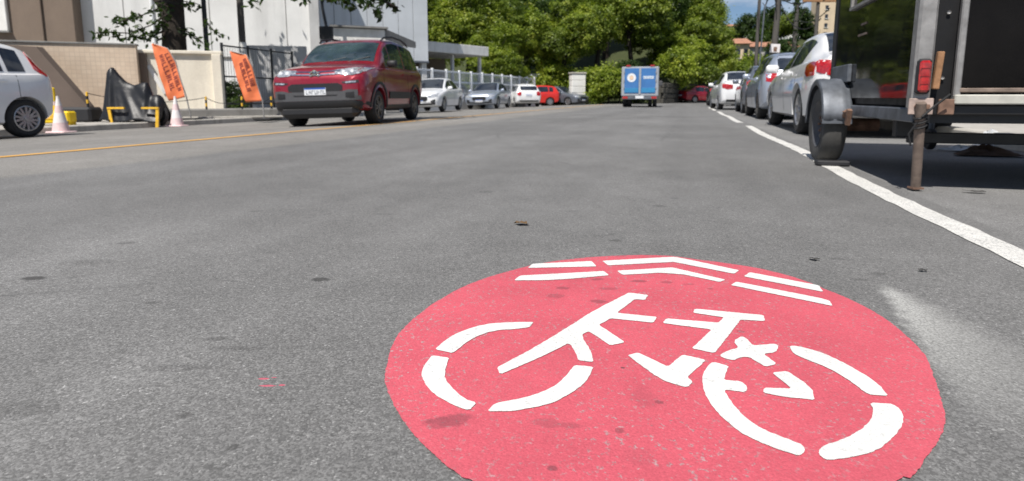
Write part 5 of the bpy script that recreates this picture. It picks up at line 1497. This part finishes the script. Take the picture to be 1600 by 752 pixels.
for kind, px, dp, sc, rot, _, lab in TR:
    tree(kind, px, dp, sc, rot, 'leafy_tree', lab, 'tree', 'trees of the wood at the road end')
BU = [
 ('bush1', 762, 41.5, 1.15, .4, 'leafy bush at the right end of the white railing'),
 ('bush0', 792, 43.0, 1.25, 1.5, 'lime bush behind the cream garden wall'),
 ('bush0', 868, 46.5, 1.25, 2.4, 'lime bush behind the red hatchback and the white gate'),
 ('bush1', 934, 45.5, 1.15, 3.3, 'green bush directly right of the stone pillar'),
 ('bush0', 952, 43.5, 1.15, .7, 'lime bush between the stone pillar and the blue van'),
 ('bush1', 968, 43.5, 1.1, 5.1, 'green bush at the left edge of the blue van'),
 ('bush2', 992, 44.5, 1.15, 1.9, 'dark bush hidden behind the blue van'),
 ('bush0', 1052, 49.5, 1.2, 4.2, 'lime bush hanging over the retaining wall top'),
 ('bush1', 1082, 54.0, 1.2, 2.2, 'green bush above the shaded red car'),
 ('bush0', 1112, 60.0, 1.25, .1, 'lime bush at the right end of the retaining wall'),
]
for i, (kind, px, dp, sc, rot, lab) in enumerate(BU):
    tree(kind, px, dp, sc, rot, 'roadside_bush', lab, 'bush', 'bushes at the foot of the wood', dz=1.6 if 'over the retaining' in lab or 'above the shaded' in lab else 0)
for kind, px, dp, sc, lab in [('bush1', 1138, 80, 2.2, 'green shrub left of the thin utility pole'), ('bush0', 1160, 84, 2.5, 'pale green shrub behind the thin utility pole'), ('bush1', 1192, 86, 2.6, 'green shrub below the small sign'),
                              ('bush2', 1225, 88, 2.7, 'dark shrub behind the silver crossover roof'), ('bush2', 1172, 118, 2.4, 'dark hill tree above the long pale roof'), ('bush2', 1192, 126, 2.6, 'dark hill tree left of the vine-covered pole'), ('bush1', 1215, 122, 2.2, 'green hill tree beside the vine-covered pole'), ('bush2', 1250, 118, 2.2, 'dark hill tree below the far white block'), ('bush2', 1148, 122, 2.0, 'small hill tree below the far white house')]:
    tree(kind, px, dp, sc, rnd(0, 6), 'hillside_shrub', lab, 'shrub', 'shrubs on the far right slope')
p = at(362, 150, 18.6); me, tr_, zc = CR['bush2']
o = thing('dark_shrub', 'small dark shrub behind the black fence', 'shrub', (p.x, p.y, zP), 1.0); o.scale = (.42, .42, .38)
c_ = link('crown', me, o); c_.location = (0, 0, zc); link('stem', tr_, o)

# street tree on the left: thick trunk, crown above the frame, drooping twigs in view
p0 = at(270, 70, 18.0)
T1 = thing('street_tree', 'large tree with thick dark trunk behind the cream gate wall', 'tree', (p0.x, p0.y, zP), 0)
rg = random.Random(91); tk = MB(); lv = MB(); ti = []
def loc1(q): return Vector((q.x - p0.x, q.y - p0.y, q.z - zP))
axis = [(0, 0, -.3), (0, 0, .1), (.03, 0, 1.5), loc1(at(271, 35, 18.0)), loc1(at(270, 0, 18.1)), (-.1, .2, 4.6), (0, .4, 5.8)]
tk.tube(axis, [.52, .44, .36, .32, .30, .26, .16], 12)
limbs = [[(-.02, 0, 3.0), (-1.2, .2, 4.2), (-3.0, .3, 5.0)], [(0, 0, 3.4), (1.6, -.4, 4.6), (4.2, -1.2, 5.2)], [(0, 0, 3.6), (.3, -1.6, 5.0), (.8, -3.4, 5.8)], [(0, .1, 3.8), (-.5, 1.6, 5.2), (-.6, 3, 6)], [(0, .1, 4.2), (1.8, .8, 5.8), (3, 1.6, 6.6)], [(-.0, .1, 4.0), (-1.5, -1.2, 5.4), (-2.8, -2.2, 6.0)]]
for l in limbs: tk.tube(l, [.16, .11, .05], 7)
def clump(c_, r, n, size, dark=.3):
    for j in range(n):
        o = Vector((rg.gauss(0, .5), rg.gauss(0, .5), rg.gauss(0, .38)))
        leaf_quads(lv, ti, c_ + o * r, o.normalized(), size, rg, dark)
for i in range(170):
    d = Vector((rg.gauss(0, 1), rg.gauss(0, 1), rg.gauss(0, .8))).normalized() * rg.uniform(.45, 1)
    clump(Vector((.4 + d.x * 4.6, 1.0 + d.y * 3.6, 6.6 + d.z * 1.9)), .62, 34, .26, .35)
tw = [  # drooping twigs given by where they show: points and depth
 ([(262, 5), (238, 18), (205, 30), (180, 26)], 17.6), ([(262, 22), (235, 40), (200, 52), (160, 50), (146, 53)], 17.4), ([(258, 34), (240, 50), (215, 58), (188, 60)], 17.5), ([(200, 30), (188, 34), (176, 30)], 17.4),
 ([(282, 10), (300, 4), (314, 8)], 17.8), ([(280, 44), (298, 52), (312, 62), (318, 70)], 17.8), ([(318, 30), (334, 48), (340, 55)], 17.9), ([(256, 48), (236, 58), (230, 66)], 17.6), ([(400, -12), (392, 2), (410, 4)], 16.5), ([(455, -15), (470, -4), (478, 2)], 15.0),
]
for pts, dp in tw:
    q = [loc1(at(x, y, dp)) for x, y in pts]
    tk.tube(q, [.035] + [.018] * (len(q) - 2) + [.008], 5)
    for a, b_ in zip(q, q[1:]):
        for k in range(max(2, int((b_ - a).length / .16))):
            clump(a.lerp(b_, rg.random()) + Vector((0, 0, -.03)), .20, 7, .20, .25)
# long bough that hangs into the picture over the awning
q = [loc1(at(420, -60, 15.5)), loc1(at(500, -40, 13.5)), loc1(at(560, -12, 12.6)), loc1(at(600, 2, 12.4)), loc1(at(622, 12, 12.3))]
tk.tube([(1.6, -.4, 4.6)] + q, [.10, .08, .06, .045, .03, .012], 6)
for (x0, y0) in [(512, -2), (525, 2), (540, 4), (548, 12), (562, 2), (575, 8), (588, 18), (592, 24), (600, 6), (612, 10), (618, 14), (582, 0), (556, -6), (530, -8), (606, -4), (500, -10)]:
    c_ = loc1(at(x0, y0, 12.4 + rg.uniform(-.3, .3)))
    tk.tube([q[3] if x0 > 570 else q[2], c_], [.012, .006], 4)
    clump(c_, .12, 12, .17, .22)
for i in range(46): clump(q[1].lerp(q[4], rg.random()) + Vector((rg.gauss(0, .5), rg.gauss(0, .5), .55 + abs(rg.gauss(0, .4)))), .4, 24, .2, .3)
tk.build('trunk', 'bark', T1, 50)
me = lv.mesh('crown', 'leaf_dark', None, False); add_tint(me, ti); link('crown', me, T1)

# slender poles on the left
for px, r, dp, mat, lab in ((325, .075, 19.0, 'black_steel', 'thin dark pole right of the street tree trunk'), (381, .11, 19.5, 'pole_concrete', 'brownish wooden pole above the right orange flag')):
    p = at(px, 100, dp); tp = at(px - (5 if px < 350 else 6), -60, dp)
    o = thing('street_pole', lab, 'pole', (p.x, p.y, zP), YAW, None)
    MB().tube([(0, 0, -.2), (0, 0, 3.0), (0, 0, 8.0)], [r, r * .95, r * .75], 12).build('shaft', mat, o, 50)
    MB().lathe([(r * 1.4, 0), (r * 1.4, .25), (r, .3)], 12, 'Z').build('collar', 'grey_concrete', o, 50)
    if px > 350:
        MB().lathe([(r * 1.12, 1.75), (r * 1.12, 2.35), (r, 2.36)], 12, 'Z').build('white_band', 'white_render', o, 50)
# ------------------------------------------------------------------ utility poles and wires on the right
def upole(px, depth, h, r, label, arm=None, name='utility_pole', mat='pole_concrete', lean=0.0):
    p = at(px, 150, depth)
    o = thing(name, label, 'utility pole', (p.x, p.y, .1), YAW, None, 0, lean)
    MB().tube([(0, 0, -.6), (0, 0, h * .5), (0, 0, h)], [r, r * .86, r * .68], 12).build('shaft', mat, o, 50)
    if arm:
        for z, w in arm:
            MB().box((0, -r, z), (w, .1, .12), ch=.01).build('crossarm', 'old_wood', o)
            for k in (-.45, -.2, .2, .45): MB().lathe([(.03, 0), (.06, .05), (.04, .09), (.06, .13), (0, .18)], 10, 'Z', (w * k, -r, z + .06)).build('insulator', 'grey_plastic', o, 50)
    return o, Vector((p.x, p.y, .1 + h))
pA, tA = upole(1178, 42, 9.6, .14, 'thin dark utility pole rising left of the small sign', [(9.1, 1.8)])
MB().box((0, -.16, 1.35), (.26, .03, .62)).build('notice', 'sign_white', pA)
pB, tB = upole(1202, 35, 9.0, .20, 'thick leaning utility pole with cable bundles above the crossover', [(8.4, 2.0), (7.5, 1.6)], lean=R(2.0))
MB().lathe([(.0, 6.0), (.24, 6.02), (.26, 6.9), (.0, 6.95)], 16, 'Z', (.45, 0, 0)).build('transformer', 'galvanised', pB, 50)
MB().box((-.05, -.24, 3.25), (.58, .06, .50), ch=.02).build('sign_board', 'sign_white', pB)
MB().box((-.05, -.275, 3.2), (.2, .02, .26), ch=.005).build('sign_mark', 'rusty_steel', pB)
for k in range(5): MB().tube([(-.22 - .05 * k, -.1, 8.3), (-.30 - .10 * k, -.12, 6.6), (-.12 - .02 * k, -.2, 5.0 + .3 * k)], .022, 6).build('hanging_cable', 'cable', pB)
MB().tube([(-.1, -.1, 6.2), (-.35, -.1, 6.35), (-.7, -.15, 6.1), (-.85, -.15, 5.6), (-.85, -.15, 2.2)], .045, 8).build('lamp_arm', 'galvanised', pB)
pD, tD = upole(1268, 27, 7.0, .09, 'slim utility pole with a crossarm beside the trailer top', [(4.72, 1.5)])
pC, tC = upole(1236, 41, 9.5, .18, 'pole wrapped in climbing vine between the other poles', name='vine_covered_pole')
lv = MB(); ti = []; rg = random.Random(5)
for i in range(150):
    a = rg.uniform(0, 2 * pi); z = rg.uniform(2.4, 9.6)
    clump(Vector((.2 * cos(a), .2 * sin(a), z)), .16, 9, .16, .35)
me = lv.mesh('vine', 'leaf_dark', None, False); add_tint(me, ti); link('vine', me, pC)
def wire(A, B, sag, label, r=.026):
    pts = [A.lerp(B, k / 16) - Vector((0, 0, sag * 4 * (k / 16) * (1 - k / 16))) for k in range(17)]
    return tag(MB().tube(pts, r, 5).build('overhead_wire', 'cable'), label, 'wire', 'overhead wires')
off = lambda T_, x, z: T_ + Vector((x * CA, x * SA, z))
E_ = Vector((4.9, -6, 8.6))
for i, (x, z, sg_) in enumerate([(-.9, -.4, .5), (-.4, -.4, .55), (.4, -.4, .5), (.9, -.4, .6), (-.7, -1.4, .7), (.1, -2.4, .9), (.25, -2.9, 1.0)]):
    wire(off(tB, x, z), off(tA, x * .9, z * .9), sg_ * .4, 'overhead wire from the thick leaning pole to the thin dark pole')
    if i % 2 == 0: wire(off(tD, x * .7, z * .5 - 1.6), off(tB, x, z), sg_, 'overhead wire from the slim pole to the thick leaning pole')
    if i % 3 == 0: wire(off(tD, x * .6, z - 2.2), off(tC, x * .2, z - 3.4), sg_ * .6, 'overhead wire from the slim pole to the vine-covered pole')
wire(off(tD, .2, -2.3), E_, .5, 'overhead wire running back from the slim pole over the trailer')
wire(off(tA, 0, -.5), Vector((12, 100, 16)), .8, 'overhead wire leading from the thin pole up the far slope')

# ------------------------------------------------------------------ houses on the far right slope
def block(px0, px1, py0, depth, dz, name, label, mat, floors, cols, roof='roof_tile', flat_=True, zbase=None, bw=None):
    a, b = at(px0, py0, depth), at(px1, py0, depth)
    ang, L = frame_to(a, b); top = a.z
    zb_ = zbase if zbase is not None else terrain_z(a.x, a.y) - .6
    h = top - zb_
    o = thing(name, label, 'building', (a.x, a.y, zb_), ang)
    MB().box((L / 2, dz / 2, h / 2), (L, dz, h), ch=.03).build('wall', mat, o)
    if flat_: MB().box((L / 2, dz / 2, h + .12), (L + .3, dz + .3, .24), ch=.03).build('parapet', mat, o)
    else:
        MB().add([(-.4, -.5, h - .05), (L + .4, -.5, h - .05), (L + .4, dz + .5, h - .05), (-.4, dz + .5, h - .05), (-.4, dz / 2, h + 1.0), (L + .4, dz / 2, h + 1.0)], [(0, 1, 5, 4), (2, 3, 4, 5), (1, 2, 5), (3, 0, 4), (3, 2, 1, 0)]).build('roof', roof, o)
    fh = min(3.0, h / max(1, floors))
    for f in range(floors):
        for c2 in range(cols):
            x = L * (c2 + .5) / cols; z = h - fh * (f + .52); ww = L / cols * (bw or .55)
            w_ = MB().box((x, -.02, z), (ww, .10, fh * .46)).build('window', 'glass_dark', o)
            MB().box((x, -.09, z - fh * .25), (ww + .2, .16, .10)).build('sill', 'white_render', w_)
    return o
block(1232, 1272, 38, 165, 9, 'white_block', 'far white apartment block with rows of dark windows', 'white_render', 3, 3, bw=.7)
block(1268, 1296, 33, 150, 3, 'brown_block', 'far brownish block between the slim pole and the beige tower', 'roof_tile', 3, 2)
block(1290, 1372, -140, 120, 3, 'beige_tower', 'tall beige apartment tower rising behind the trailer', 'tower_beige', 14, 3, bw=.18)
block(1136, 1168, 41, 150, 9, 'white_house', 'far white house on the slope right of the wood', 'white_render', 2, 3, flat_=False)
block(1148, 1172, 68, 92, 5, 'orange_house', 'small orange-walled house left of the thin utility pole', 'tower_beige', 1, 2, flat_=False)
block(1166, 1246, 73, 98, 6, 'long_low_house', 'long low house with a pale terracotta roof behind the sign', 'concrete', 1, 6, flat_=False)
block(1205, 1228, 45, 175, 8, 'cream_house', 'far cream house beside the vine-covered pole', 'cream_wall', 2, 2, flat_=False)
